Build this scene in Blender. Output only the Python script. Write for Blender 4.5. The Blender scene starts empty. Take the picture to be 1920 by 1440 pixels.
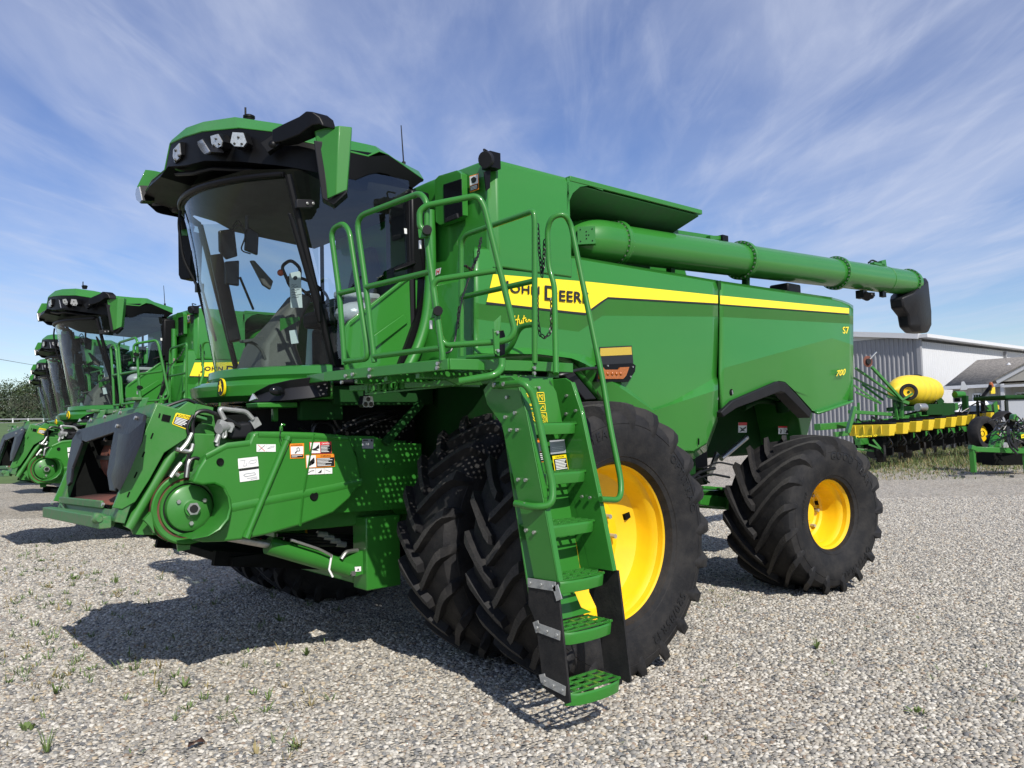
# A row of green combine harvesters parked on a gravel lot, built as real geometry.
import bpy, bmesh, math, random
import numpy as np
from mathutils import Vector as V, Matrix
D = bpy.data; SC = bpy.context.scene; COL = SC.collection
R = math.radians; PI = math.pi
random.seed(7)

# ---------------------------------------------------------------- camera maths
PH, TH, RO = R(40.73), R(2.952), R(-1.374)
FPX = 1504.3; CAM = V((-4.104, -6.188, 1.721))
AX = V((math.sin(PH)*math.cos(TH), math.cos(PH)*math.cos(TH), math.sin(TH)))
_r0 = V((math.cos(PH), -math.sin(PH), 0)); _u0 = _r0.cross(AX)
RT = _r0*math.cos(RO) + _u0*math.sin(RO); UP = -_r0*math.sin(RO) + _u0*math.cos(RO)

def ray(px, py): return AX + RT*((px-960)/FPX) - UP*((py-720)/FPX)
def T(px, py, **k):
    d = ray(px, py); a, v = list(k.items())[0]; i = 'xyz'.index(a)
    return CAM + d*((v-CAM[i])/d[i])
def TN(px, py, p0, n):
    d = ray(px, py); return CAM + d*((V(p0)-CAM).dot(n)/d.dot(n))
def TV(px, py, A, B):                     # vertical plane through A and B
    A, B = V(A), V(B); e = (B-A); n = V((e.y, -e.x, 0)).normalized()
    return TN(px, py, A, n)
def S(px, py, dy=0.0): return T(px, py, y=-1.65+dy)

# ---------------------------------------------------------------- materials
MATS = {}
def nt(name):
    m = D.materials.new(name); m.use_nodes = True
    return m, m.node_tree, m.node_tree.nodes, m.node_tree.links, m.node_tree.nodes['Principled BSDF']
def mat(name, col, rough=0.5, metal=0.0, coat=0.0, var=0.0, vscale=6.0, dirt=None, dirt_amt=0.0, bump=0.0, bscale=80.0, spec=0.5, coatr=0.05):
    m, t, N, L, b = nt(name)
    b.inputs['Base Color'].default_value = (*col, 1); b.inputs['Roughness'].default_value = rough
    b.inputs['Metallic'].default_value = metal; b.inputs['Coat Weight'].default_value = coat
    b.inputs['Coat Roughness'].default_value = coatr; b.inputs['Specular IOR Level'].default_value = spec
    if var or dirt or bump:
        tc = N.new('ShaderNodeTexCoord')
    if var or dirt:
        n = N.new('ShaderNodeTexNoise'); n.inputs['Scale'].default_value = vscale; n.inputs['Detail'].default_value = 8
        n.inputs['Roughness'].default_value = 0.65
        L.new(tc.outputs['Object'], n.inputs['Vector'])
        mx = N.new('ShaderNodeMix'); mx.data_type = 'RGBA'
        c2 = dirt if dirt else tuple(c*(1-var) for c in col)
        mx.inputs[6].default_value = (*col, 1); mx.inputs[7].default_value = (*c2, 1)
        rp = N.new('ShaderNodeValToRGB'); rp.color_ramp.elements[0].position = 0.42; rp.color_ramp.elements[1].position = 0.75
        amt = dirt_amt if dirt else 1.0
        rp.color_ramp.elements[1].color = (amt, amt, amt, 1)
        L.new(n.outputs['Fac'], rp.inputs['Fac']); L.new(rp.outputs['Color'], mx.inputs[0]); L.new(mx.outputs[2], b.inputs['Base Color'])
        mr = N.new('ShaderNodeMapRange'); mr.inputs['To Min'].default_value = max(0.02, rough-0.05); mr.inputs['To Max'].default_value = min(1, rough+0.12)
        L.new(n.outputs['Fac'], mr.inputs['Value']); L.new(mr.outputs['Result'], b.inputs['Roughness'])
    if bump:
        n2 = N.new('ShaderNodeTexNoise'); n2.inputs['Scale'].default_value = bscale; n2.inputs['Detail'].default_value = 4
        L.new(tc.outputs['Object'], n2.inputs['Vector'])
        bp = N.new('ShaderNodeBump'); bp.inputs['Strength'].default_value = bump; bp.inputs['Distance'].default_value = 0.01
        L.new(n2.outputs['Fac'], bp.inputs['Height']); L.new(bp.outputs['Normal'], b.inputs['Normal'])
    MATS[name] = m; return m

GREEN = (0.028, 0.178, 0.021)
mat('green_paint', GREEN, 0.40, spec=.35, coat=0.38, var=0.10, vscale=2.5, coatr=0.07)
mat('green_body', (0.026, 0.182, 0.020), 0.40, spec=.35, coat=0.68, var=0.06, vscale=1.2, bump=0.035, bscale=1.6, coatr=0.035)
mat('green_dusty', GREEN, 0.45, coat=0.25, dirt=(0.10, 0.20, 0.085), dirt_amt=0.35, vscale=5, coatr=0.2)
mat('green_worn', (0.035, 0.17, 0.045), 0.5, dirt=(0.16, 0.15, 0.10), dirt_amt=0.8, vscale=16)
mat('yellow_paint', (0.84, 0.53, 0.010), 0.33, coat=0.35, var=0.12, vscale=5, coatr=0.1)
mat('decal_yellow', (0.90, 0.68, 0.012), 0.4, coat=0.3)
mat('decal_black', (0.012, 0.012, 0.012), 0.45)
mat('decal_white', (0.78, 0.78, 0.76), 0.45, var=0.06, vscale=30)
mat('decal_orange', (0.85, 0.26, 0.02), 0.45)
mat('decal_red', (0.65, 0.03, 0.04), 0.45)
mat('decal_gray', (0.32, 0.34, 0.37), 0.45)
mat('black_plastic', (0.0035, 0.0036, 0.0042), 0.38, spec=.22, var=0.3, vscale=9, bump=0.05, bscale=400)
mat('gray_plastic', (0.011, 0.0115, 0.014), 0.48, spec=.3, var=0.2, vscale=9)
mat('dark_cavity', (0.004, 0.005, 0.0045), 0.8, spec=.15, var=0.4, vscale=12)  # near-black tone, also carries the shade inside openings
mat('dark_green_shade', (0.008, 0.052, 0.010), 0.65, spec=.15, dirt=(0.014, 0.032, 0.014), dirt_amt=0.6, vscale=7)  # darker copy of the green paint, also carries shade on sheltered parts
mat('rubber', (0.010, 0.010, 0.011), 0.66, dirt=(0.050, 0.046, 0.041), dirt_amt=0.5, vscale=7, bump=0.25, bscale=60, spec=0.3)
mat('rubber_worn', (0.040, 0.037, 0.034), 0.8, var=.55, vscale=45, bump=.5, bscale=90)
mat('rubber_text', (0.006, 0.006, 0.007), 0.5)
mat('rubber_flap', (0.009, 0.0095, 0.012), 0.40, spec=.3, dirt=(0.03, 0.028, 0.025), dirt_amt=0.35, vscale=8, bump=0.2, bscale=30)
mat('steel', (0.52, 0.52, 0.50), 0.38, metal=0.9, var=0.25, vscale=40)
mat('zinc', (0.42, 0.43, 0.42), 0.5, metal=0.6, var=0.3, vscale=30)
mat('chain_metal', (0.03, 0.03, 0.03), 0.4, metal=0.6)
mat('rust', (0.16, 0.05, 0.03), 0.75, dirt=(0.05, 0.028, 0.022), dirt_amt=0.9, vscale=14)
mat('hose', (0.010, 0.010, 0.011), 0.38)
mat('lens', (0.55, 0.56, 0.56), 0.15, metal=0.55, var=0.35, vscale=60)
mat('chip', (0.03, 0.028, 0.02), 0.2)
mat('amber', (0.40, 0.105, 0.008), 0.18, coat=0.6, var=0.55, vscale=70)
mat('reflector', (0.52, 0.36, 0.03), 0.3, coat=0.5, bump=0.5, bscale=300)
mat('seat_fabric', (0.010, 0.010, 0.011), 0.8, var=0.3, vscale=30)
mat('console_gray', (0.085, 0.082, 0.075), 0.6, var=0.2, vscale=10)
mat('console_tan', (0.125, 0.115, 0.098), 0.6, var=0.2, vscale=10)
mat('headliner', (0.040, 0.038, 0.032), 0.8, var=.5, vscale=5)
mat('paper', (0.70, 0.72, 0.70), 0.8)
mat('clear_bag', (0.45, 0.46, 0.44), 0.25, bump=0.8, bscale=25)
mat('screen', (0.006, 0.007, 0.008), 0.15, spec=.3)
mat('mirror_glass', (0.75, 0.78, 0.80), 0.03, metal=1.0)
mat('orange_paint', (0.7, 0.08, 0.015), 0.4)

def glass_mat(name, tint, refl=1.0, ior=1.5):
    m = D.materials.new(name); m.use_nodes = True; t = m.node_tree; t.nodes.clear(); N, L = t.nodes, t.links
    o = N.new('ShaderNodeOutputMaterial'); mx = N.new('ShaderNodeMixShader'); tr = N.new('ShaderNodeBsdfTransparent'); g = N.new('ShaderNodeBsdfGlossy')
    tr.inputs['Color'].default_value = (*tint, 1); g.inputs['Roughness'].default_value = 0.015; g.inputs['Color'].default_value = (0.95, 0.97, 1, 1)
    lw0 = N.new('ShaderNodeLayerWeight'); lw0.inputs['Blend'].default_value = .5; lw = N.new('ShaderNodeMath'); lw.operation = 'POWER'; lw.inputs[1].default_value = 4.2; L.new(lw0.outputs['Facing'], lw.inputs[0])
    ml = N.new('ShaderNodeMath'); ml.operation = 'MULTIPLY_ADD'; ml.inputs[1].default_value = .8; ml.inputs[2].default_value = refl; ml.use_clamp = True
    L.new(lw.outputs[0], ml.inputs[0]); L.new(ml.outputs[0], mx.inputs[0]); L.new(tr.outputs[0], mx.inputs[1]); L.new(g.outputs[0], mx.inputs[2]); L.new(mx.outputs[0], o.inputs['Surface'])
    MATS[name] = m
glass_mat('cab_glass', (0.66, 0.76, 0.76), .03)
glass_mat('door_glass', (0.74, 0.81, 0.83), .075)
glass_mat('window_glass', (0.10, 0.11, 0.12), .12)

# ---------------------------------------------------------------- mesh builder
def fil(pts, rad=0.06, n=5):
    pts = [V(p) for p in pts]; out = [pts[0]]
    for i in range(1, len(pts)-1):
        p = pts[i]; a = pts[i-1]-p; b = pts[i+1]-p; la, lb = a.length, b.length
        r = min(rad, la*.49, lb*.49); A = p+a/la*r; B = p+b/lb*r
        for k in range(n+1):
            t = k/n; out.append(A*(1-t)**2 + p*2*t*(1-t) + B*t*t)
    out.append(pts[-1]); return out

class MB:
    def __init__(s): s.v = []; s.f = []; s.m = []; s.sm = []
    def add(s, vs, fs, mi=0, smooth=False):
        o = len(s.v); s.v += [tuple(p) for p in vs]
        for f in fs: s.f.append([i+o for i in f]); s.m.append(mi); s.sm.append(smooth)
    def box(s, x0, x1, y0, y1, z0, z1, mi=0):
        s.add([(x0,y0,z0),(x1,y0,z0),(x1,y1,z0),(x0,y1,z0),(x0,y0,z1),(x1,y0,z1),(x1,y1,z1),(x0,y1,z1)],
              [(3,2,1,0),(4,5,6,7),(0,1,5,4),(1,2,6,5),(2,3,7,6),(3,0,4,7)], mi)
    def obox(s, c, ex, ey, ez, mi=0):      # centre and three half vectors
        c, ex, ey, ez = V(c), V(ex), V(ey), V(ez)
        vs = [c+ex*a+ey*b+ez*d for d in (-1,1) for a, b in ((-1,-1),(1,-1),(1,1),(-1,1))]
        s.add(vs, [(3,2,1,0),(4,5,6,7),(0,1,5,4),(1,2,6,5),(2,3,7,6),(3,0,4,7)], mi)
    def bar(s, p, q, w, h, up=(0,0,1), mi=0):
        p, q = V(p), V(q); d = (q-p); up = V(up)
        sd = d.cross(up).normalized(); u = sd.cross(d).normalized()
        s.obox((p+q)/2, d/2, sd*(w/2), u*(h/2), mi)
    def prism(s, pts, ext, mi=0, smooth=False):
        pts = [V(p) for p in pts]; e = V(ext); n = len(pts)
        s.add(pts+[p+e for p in pts], [list(range(n))[::-1], list(range(n, 2*n))] + [(i, (i+1) % n, n+(i+1) % n, n+i) for i in range(n)], mi, smooth)
    def poly(s, pts, mi=0): s.add(pts, [list(range(len(pts)))], mi)
    def tube(s, pts, r, n=10, mi=0, closed=False, caps=True):
        pts = [V(p) for p in pts]; m = len(pts); rs = r if isinstance(r, (list, tuple)) else [r]*m
        vs = []; prev = None
        for i, p in enumerate(pts):
            if closed: d = pts[(i+1) % m]-pts[i-1]
            else: d = pts[min(i+1, m-1)]-pts[max(i-1, 0)]
            d = d.normalized() if d.length > 1e-9 else V((0,0,1))
            if prev is None:
                a = V((0,0,1)) if abs(d.z) < .9 else V((1,0,0)); u = d.cross(a).normalized()
            else:
                u = prev - d*prev.dot(d); u = u.normalized() if u.length > 1e-6 else d.orthogonal().normalized()
            prev = u; w = d.cross(u)
            for k in range(n):
                t = 2*PI*k/n; vs.append(p+u*(math.cos(t)*rs[i])+w*(math.sin(t)*rs[i]))
        fs = []
        for i in range(m if closed else m-1):
            j = (i+1) % m
            for k in range(n): fs.append((i*n+k, i*n+(k+1) % n, j*n+(k+1) % n, j*n+k))
        s.add(vs, fs, mi, True)
        if caps and not closed:
            o = len(s.v)-len(vs)
            s.f.append([o+k for k in range(n)][::-1]); s.m.append(mi); s.sm.append(False)
            s.f.append([o+(m-1)*n+k for k in range(n)]); s.m.append(mi); s.sm.append(False)
    def lathe(s, prof, c, axis=(0,1,0), n=64, mi=0, smooth=True, closed=False):
        c, ax = V(c), V(axis).normalized(); a = ax.orthogonal().normalized(); b = ax.cross(a); m = len(prof); vs = []
        for k in range(n):
            t = 2*PI*k/n; e = a*math.cos(t)+b*math.sin(t)
            for r, h in prof: vs.append(c+e*r+ax*h)
        fs = []
        for k in range(n):
            j = (k+1) % n
            for i in range(m if closed else m-1):
                i2 = (i+1) % m
                fs.append((k*m+i, k*m+i2, j*m+i2, j*m+i))
        s.add(vs, fs, mi, smooth)
    def loft(s, rings, mi=0, smooth=False, caps=True, closed=True):
        n = len(rings[0]); vs = [V(p) for r in rings for p in r]; fs = []
        for i in range(len(rings)-1):
            for k in range(n if closed else n-1):
                k2 = (k+1) % n; fs.append((i*n+k, i*n+k2, (i+1)*n+k2, (i+1)*n+k))
        if caps:
            fs.append(list(range(n))[::-1]); fs.append([(len(rings)-1)*n+k for k in range(n)])
        s.add(vs, fs, mi, smooth)
    def ball(s, c, r, mi=0, n=8, sx=1, sy=1, sz=1):
        vs = []; fs = []; c = V(c)
        for i in range(n+1):
            a = PI*i/n
            for k in range(2*n):
                b = PI*k/n; vs.append(c+V((r*sx*math.sin(a)*math.cos(b), r*sy*math.sin(a)*math.sin(b), r*sz*math.cos(a))))
        for i in range(n):
            for k in range(2*n):
                k2 = (k+1) % (2*n); fs.append((i*2*n+k, (i+1)*2*n+k, (i+1)*2*n+k2, i*2*n+k2))
        s.add(vs, fs, mi, True)
    def bolt(s, p, nrm, r=0.014, h=0.012, mi=0):
        s.tube([V(p), V(p)+V(nrm).normalized()*h], r, 6, mi)
    def build(s, name, mats, parent=None, bevel=0.0, seg=2, solid=0.0, sharp=35, merge=False, recalc=True, out=None):
        me = D.meshes.new(name); me.from_pydata(s.v, [], s.f)
        for m in (mats if isinstance(mats, (list, tuple)) else [mats]): me.materials.append(MATS[m])
        me.polygons.foreach_set('material_index', s.m); me.polygons.foreach_set('use_smooth', s.sm)
        if recalc or merge:
            bm = bmesh.new(); bm.from_mesh(me)
            if merge: bmesh.ops.remove_doubles(bm, verts=bm.verts, dist=1e-4)
            if recalc: bmesh.ops.recalc_face_normals(bm, faces=bm.faces)
            if out is not None:
                a = V((0,0,0))
                for f in bm.faces: a += f.normal*f.calc_area()
                if a.dot(V(out)) < 0: bmesh.ops.reverse_faces(bm, faces=bm.faces)
            bm.to_mesh(me); bm.free()
        me.set_sharp_from_angle(angle=R(sharp))
        o = D.objects.new(name, me); COL.objects.link(o)
        if parent: o.parent = parent
        if solid:
            md = o.modifiers.new('thickness', 'SOLIDIFY'); md.thickness = solid; md.offset = -1
        if bevel:
            md = o.modifiers.new('bevel', 'BEVEL'); md.width = bevel; md.segments = seg; md.limit_method = 'ANGLE'; md.angle_limit = R(30); md.harden_normals = False
        return o

def build_each(s, name, mats, parent=None, **k):      # every separate piece becomes an object of its own
    par = list(range(len(s.v)))
    def find(i):
        while par[i] != i: par[i] = par[par[i]]; i = par[i]
        return i
    for f in s.f:
        r = find(f[0])
        for i in f[1:]: par[find(i)] = r
    isl = {}
    for fi, f in enumerate(s.f): isl.setdefault(find(f[0]), []).append(fi)
    out = []
    for fl in isl.values():
        m = MB(); mp = {}
        for fi in fl:
            for i in s.f[fi]:
                if i not in mp: mp[i] = len(m.v); m.v.append(s.v[i])
            m.f.append([mp[i] for i in s.f[fi]]); m.m.append(s.m[fi]); m.sm.append(s.sm[fi])
        out.append(m.build(name, mats, parent, **k))
    return out
def tag(o, label=None, cat=None, group=None, kind=None):
    if label: o['label'] = label
    if cat: o['category'] = cat
    if group: o['group'] = group
    if kind: o['kind'] = kind
    return o
def thing(name, label, cat, loc=(0,0,0), group=None):
    o = D.objects.new(name, None); COL.objects.link(o); o.location = loc; o.empty_display_size = 0.2
    return tag(o, label, cat, group)
def copy_tree(o, parent=None, skip=()):
    c = o.copy(); COL.objects.link(c)
    if parent: c.parent = parent
    for ch in list(o.children):
        if ch.name.split('.')[0] in skip: continue
        copy_tree(ch, c, skip)
    return c

# ---------------------------------------------------------------- lettering
_tc = {}
def text_geo(s, bold=0.0, small=False, shear=0.0, space=1.0):
    k = (s, bold, small, shear, space)
    if k in _tc: return _tc[k]
    cu = D.curves.new('lettering_curve', 'FONT'); cu.body = s; cu.offset = bold; cu.shear = shear; cu.resolution_u = 3; cu.space_character = space
    if small:
        cu.small_caps_scale = 0.74
        for i, ch in enumerate(s): cu.body_format[i].use_small_caps = True
    ob = D.objects.new('lettering_tmp', cu); COL.objects.link(ob); bpy.context.view_layer.update()
    me = D.meshes.new_from_object(ob.evaluated_get(bpy.context.evaluated_depsgraph_get()))
    vs = [(v.co.x, v.co.y) for v in me.vertices]; fs = [list(p.vertices) for p in me.polygons]
    D.objects.remove(ob); D.curves.remove(cu); D.meshes.remove(me)
    x0 = min(v[0] for v in vs); x1 = max(v[0] for v in vs); y0 = min(v[1] for v in vs); y1 = max(v[1] for v in vs)
    g = ([((v[0]-x0)/(x1-x0), (v[1]-y0)/(y1-y0)) for v in vs], fs, (x1-x0)/(y1-y0)); _tc[k] = g; return g
class Quad:                              # TL TR BR BL corners -> (u right, v down, h out of the face)
    def __init__(s, tl, tr, br, bl):
        s.c = [V(p) for p in (tl, tr, br, bl)]; n = (s.c[1]-s.c[0]).cross(s.c[3]-s.c[0]).normalized()
        s.n = n if n.dot(CAM-s.c[0]) > 0 else -n
    def __call__(s, u, v, h=0.0):
        a = s.c[0].lerp(s.c[1], u); b = s.c[3].lerp(s.c[2], u); return a.lerp(b, v)+s.n*h
    def rect(s, mb, u0, v0, u1, v1, mi, h):
        mb.add([s(u0,v0,h), s(u1,v0,h), s(u1,v1,h), s(u0,v1,h)], [(0,1,2,3)], mi)
    def text(s, mb, t, u0, v0, u1, v1, mi, h, **k):
        vs, fs, _ = text_geo(t, **k); mb.add([s(u0+(u1-u0)*x, v1-(v1-v0)*y, h) for x, y in vs], fs, mi)
    def shape(s, mb, pts, mi, h): mb.add([s(u, v, h) for u, v in pts], [list(range(len(pts)))], mi)
    def line(s, mb, pts, w, mi, h):
        for (a, b), (c, d) in zip(pts[:-1], pts[1:]):
            P, Q = s(a, b, h), s(c, d, h); e = (Q-P); sd = e.cross(s.n)
            if sd.length < 1e-9: continue
            sd = sd.normalized()*w/2; mb.add([P+sd, Q+sd, Q-sd, P-sd], [(0,1,2,3)], mi)
# ================================================================ the combine
CB = thing('combine_harvester', 'nearest and largest green combine harvester with its ladder lowered to the gravel', 'combine harvester', (0,0,0), 'combines parked in a row')

# ---------------------------------------------------------------- wheels
def tyre(Rt, W, Rr, nl, lh, texts, name, parent, skew=1.0, lw=1.0):
    mb = MB(); rc = Rt-lh
    half = [(Rr-.012, .36), (Rr+.012, .455), (Rr+.05, .485), ((Rr+rc)*.5-.03, .535), ((Rr+rc)*.5+.05, .545), (rc-.10, .535), (rc-.045, .51), (rc-.014, .45), (rc-.002, .30), (rc+.004, .0)]
    prof = [(r, -y*W) for r, y in half] + [(r, y*W) for r, y in half[::-1][1:]]
    mb.lathe(prof, (0,0,0), (0,1,0), 112)
    # station: (y of top, r of top, y of base, r of base, arc offset, half width top, half width base)
    st = [(-.02, Rt, -.02, rc-.01, -.02, .024, .036), (.08, Rt, .08, rc-.01, .012, .026, .038), (.20, Rt-.002, .20, rc-.012, .062, .027, .041), (.33, Rt-.006, .33, rc-.016, .118, .029, .045),
          (.44, Rt-.012, .44, rc-.025, .160, .031, .049), (.515, Rt-.026, .49, rc-.05, .182, .033, .054), (.552, Rt-.075, .50, rc-.075, .192, .031, .056), (.556, rc-.075, .52, rc-.11, .198, .024, .05), (.545, rc-.135, .53, rc-.15, .200, .012, .03)]
    for k in range(nl):
        for sd in (-1, 1):
            th0 = 2*PI*(k+(0.5 if sd > 0 else 0))/nl; rings = []
            for (yt, rt, yb, rb, off, ht, hb) in st:
                a = th0+off*skew/Rt
                def P(y, r, w, a=a): return V((-r*math.cos(a+w*lw/Rt), sd*y*W, r*math.sin(a+w*lw/Rt)))
                rings.append([P(yb, rb, -hb), P(yt, rt, -ht), P(yt, rt, ht), P(yb, rb, hb)])
            mb.loft(rings, 0)
            for i in range(5): mb.m[-(len(st)-1)*4-2+i*4+1] = 2
    def ysurf(r):
        for (r0, y0), (r1, y1) in zip(half[:-1], half[1:]):
            if r0 <= r <= r1: return (y0+(y1-y0)*(r-r0)/(r1-r0))*W
        return half[0][1]*W
    for s, ang, rb, h, sp, wf in texts:                 # raised lettering on the outer sidewall
        vs, fs, asp = text_geo(s, bold=.012, space=sp); wd = asp*h*wf
        out = []
        for lvl in (0.006, -0.004):
            for x, y in vs:
                r = rb+y*h; a = R(ang)-(x-.5)*wd/(rb+h*.5)
                out.append(V((r*math.cos(a), -(ysurf(r)+lvl), r*math.sin(a))))
        n = len(vs); mb.add(out[:n], fs, 1)
    for rr in ((Rr+rc)*.5+.085, Rr+.045):                # moulded rings on the sidewall
        mb.lathe([(rr-.004, -ysurf(rr)+.002), (rr, -ysurf(rr)-.004), (rr+.004, -ysurf(rr)+.002)], (0,0,0), (0,1,0), 90)
    return mb.build(name, ['rubber', 'rubber_text', 'rubber_worn'], parent, sharp=32)

def wheel(name, loc, Rt, W, Rr, nl, lh, texts, steer=0.0, deep=.30, hubr=.16, nb=10, skew=1.0, lw=1.0, flip=False):
    hub = MB()
    dk = -W*.44+deep
    hub.lathe([(0, dk-.10), (hubr*.55, dk-.10), (hubr*.62, dk-.085), (hubr*.62, dk-.02), (hubr, dk-.02), (hubr, dk+.2), (0, dk+.2)], (0,0,0), (0,1,0), 32)
    h = hub.build(name, 'yellow_paint', CB, sharp=30)
    h.location = loc; h.rotation_euler = (0, 0, steer + (PI if flip else 0))
    rim = MB(); f = -W*.44
    prof = [(Rr+.022, f-.004), (Rr+.026, f+.008), (Rr+.020, f+.020), (Rr-.004, f+.030), (Rr-.020, f+.055), (Rr-.022, f+.10), (Rr-.040, f+.125), (Rr-.052, f+.16), (Rr-.056, f+deep-.10), (Rr-.075, f+deep-.055),
            (Rr-.10, f+deep-.04), (Rr*.70, f+deep-.01), (Rr*.60, f+deep+.012), (hubr*1.6, f+deep+.005), (hubr*1.25, f+deep), (hubr, f+deep)]
    rim.lathe(prof, (0,0,0), (0,1,0), 96)
    rim.lathe([(Rr-.022, f+deep), (Rr-.022, W*.42), (Rr+.022, W*.44)], (0,0,0), (0,1,0), 64)
    rim.build('rim', ['yellow_paint', 'dark_cavity'], h, sharp=28)
    slots = MB()
    for k in range(4):
        a = 2*PI*k/4+.32; rr = Rr*.80; c = V((rr*math.cos(a), f+deep-.02, rr*math.sin(a))); e = V((math.cos(a), 0, math.sin(a))); t = V((-math.sin(a), 0, math.cos(a)))
        slots.obox(c, e*.045, V((0,.02,0)), t*.022)
    build_each(slots, 'rim_slot', 'dark_cavity', h)
    bo = MB()
    for k in range(nb):
        a = 2*PI*k/nb; rr = hubr*1.45; p = V((rr*math.cos(a), f+deep+.004, rr*math.sin(a))); bo.tube([p, p+V((0,-.055,0))], .017, 8)
    build_each(bo, 'wheel_stud', 'zinc', h)
    tyre(Rt, W, Rr, nl, lh, texts, 'tyre', h, skew, lw)
    return h
FT = [('OPTITRAC', 30, .735, .062, 1.25, 1.0), ('520/85R42', -52, .70, .066, 1.2, .95), ('GOOD YEAR', 118, .735, .062, 1.2, 1.0)]
fw = wheel('front_wheel', (0, -2.27, .905), .972, .52, .545, 22, .062, FT, deep=.31, hubr=.17, skew=1.35, lw=1.05)
def again(h, loc, rz):
    c = copy_tree(h, CB); c.location = loc; c.rotation_euler = (0, 0, rz); return c
again(fw, (0, -1.47, .905), 0); again(fw, (0, 1.47, .905), 0); again(fw, (0, 2.27, .905), 0)
RTX = [('GOOD YEAR', 62, .545, .075, 1.25, 1.0), ('OPTITRAC', -62, .56, .065, 1.3, 1.0), ('750/65R26', 168, .48, .045, 1.2, 1.0)]
rw = wheel('rear_wheel', (3.54, -1.84, .765), .79, .74, .345, 17, .060, RTX, steer=R(-9.0), deep=.36, hubr=.15, nb=8, skew=2.3, lw=1.08)
again(rw, (3.54, 1.84, .765), R(-9.0))

# ---------------------------------------------------------------- side panels
def interp(poly, x):
    for (x0, y0), (x1, y1) in zip(poly[:-1], poly[1:]):
        if x0 <= x <= x1: return y0+(y1-y0)*(x-x0)/(x1-x0) if x1 > x0 else y0
    return poly[0][1] if x < poly[0][0] else poly[-1][1]
TOPL = [(900,462),(917,463),(1064,478),(1253,510),(1348,526),(1570,559),(1594,569),(1604,576)]
ST_T = [(880,508),(924,514),(1100,528),(1348,554),(1592,578),(1604,580)]
ST_B = [(880,566),(912,571),(1098,592),(1140,561),(1348,573),(1592,591),(1604,594)]
BND = [(880,596),(912,601),(1085,622),(1130,592),(1348,594),(1594,607),(1604,609)]
RDG = [(880,652),(1000,652),(1088,664),(1110,672),(1225,768),(1262,752),(1345,706),(1358,690),(1560,634),(1604,648)]
RD2 = [(880,662),(1010,664),(1075,672),(1105,686),(1225,770),(1262,758),(1345,731),(1358,728),(1480,700),(1560,705),(1604,655)]
LOWF = [(1352,771),(1472,716),(1500,742),(1535,748),(1600,712),(1604,710)]
BOTF = [(880,690),(1010,681),(1071,690),(1119,747),(1180,835),(1240,860),(1300,861),(1325,846),(1345,793),(1350,776)]
BOTR = [(1352,771),(1375,750),(1460,714),(1472,716),(1522,771),(1535,774),(1604,750)]
def panel(cols, bot, rows):
    g = []
    for i, cx in enumerate(cols):
        yb = interp(bot, cx); col = []
        prev = None
        for poly, dy in rows:
            y = min(interp(poly, cx), yb)
            if prev is not None: y = max(y, prev)
            col.append((y, dy)); prev = y
        col.append((yb, rows[-1][1]))
        g.append([S(cx, y, dy) for y, dy in col])
    return g
ROWS = [(TOPL, .10), ([(x, y+5) for x, y in TOPL], .045), (ST_T, .0), (ST_B, -.028), (BND, .010), (RDG, .004), (RD2, -.05)]
BOT_IN = .10
def panel_mesh(name, cols, bot, extra_rows):
    rows = (ROWS if name == 'side_panel' else ROWS[:5]+[(RDG, -.045), (LOWF, .0)]) + extra_rows; g = panel(cols, bot, rows); mb = MB()
    # lower edge tucks in a little
    for i, cx in enumerate(cols): g[i][-1] = S(cx, interp(bot, cx), BOT_IN if name == 'side_panel' and cx > 1119 else (-.055 if name == 'rear_panel' and cx > 1525 else .03))
    n = len(g[0]); vs = [p for c in g for p in c]; fs = []
    for i in range(len(g)-1):
        for k in range(n-1):
            q = [i*n+k, (i+1)*n+k, (i+1)*n+k+1, i*n+k+1]
            fs.append(q)
    mb.add(vs, fs, 0, True)
    m2 = MB(); m2.v = mb.v[:]; m2.f = mb.f[:]; m2.m = mb.m[:]; m2.sm = mb.sm[:]
    return mb, m2
fc = [890,900,912,917,930,960,990,1010,1040,1071,1085,1098,1110,1119,1130,1140,1160,1180,1200,1225,1240,1262,1280,1300,1312,1325,1335,1346.3]
rc_ = [1350.2,1358,1375,1400,1430,1460,1472,1490,1522,1535,1560,1580,1592,1600]
LOW1 = [(880,690),(1071,690),(1119,747),(1180,800),(1240,828),(1300,832),(1325,812),(1345,770)]
a, am = panel_mesh('side_panel', fc, BOTF, [([(x, y-16) for x, y in BOTF], .012)])
SP = a.build('side_panel', 'green_body', CB, sharp=9, merge=True, solid=.02, out=(0,-1,0))
b_, bm_ = panel_mesh('rear_panel', rc_, BOTR, [([(x, y-3) for x, y in BOTR], .01)])
RP = b_.build('rear_panel', 'green_body', CB, sharp=9, merge=True, solid=.02, out=(0,-1,0))
for mm, nm in ((am, 'side_panel'), (bm_, 'rear_panel')):      # the far flank
    mm.v = [(x, -y, z) for x, y, z in mm.v]; mm.build(nm, 'green_body', CB, sharp=9, merge=True, solid=.02, out=(0,1,0))
# rear return of the panel
mb = MB(); P = [S(1600, y, d) for y, d in ((576,.10),(594,-.02),(609,.012),(648,-.045),(711,.0),(750,-.055))]
mb.loft([P, [p+V((.05,.28,0)) for p in P]], caps=False, closed=False, smooth=True); mb.build('rear_corner', 'green_body', CB, solid=.015, out=(.7,-.7,0))
mb = MB(); mb.prism([S(1346.5,526,.02), S(1352,526,.02), S(1352.5,640,.03), S(1358,690,.03), S(1353,772,.04), S(1346,772,.04), S(1346,640,.03)], (0,.03,0)); mb.build('panel_gap', 'dark_green_shade', CB)

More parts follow.
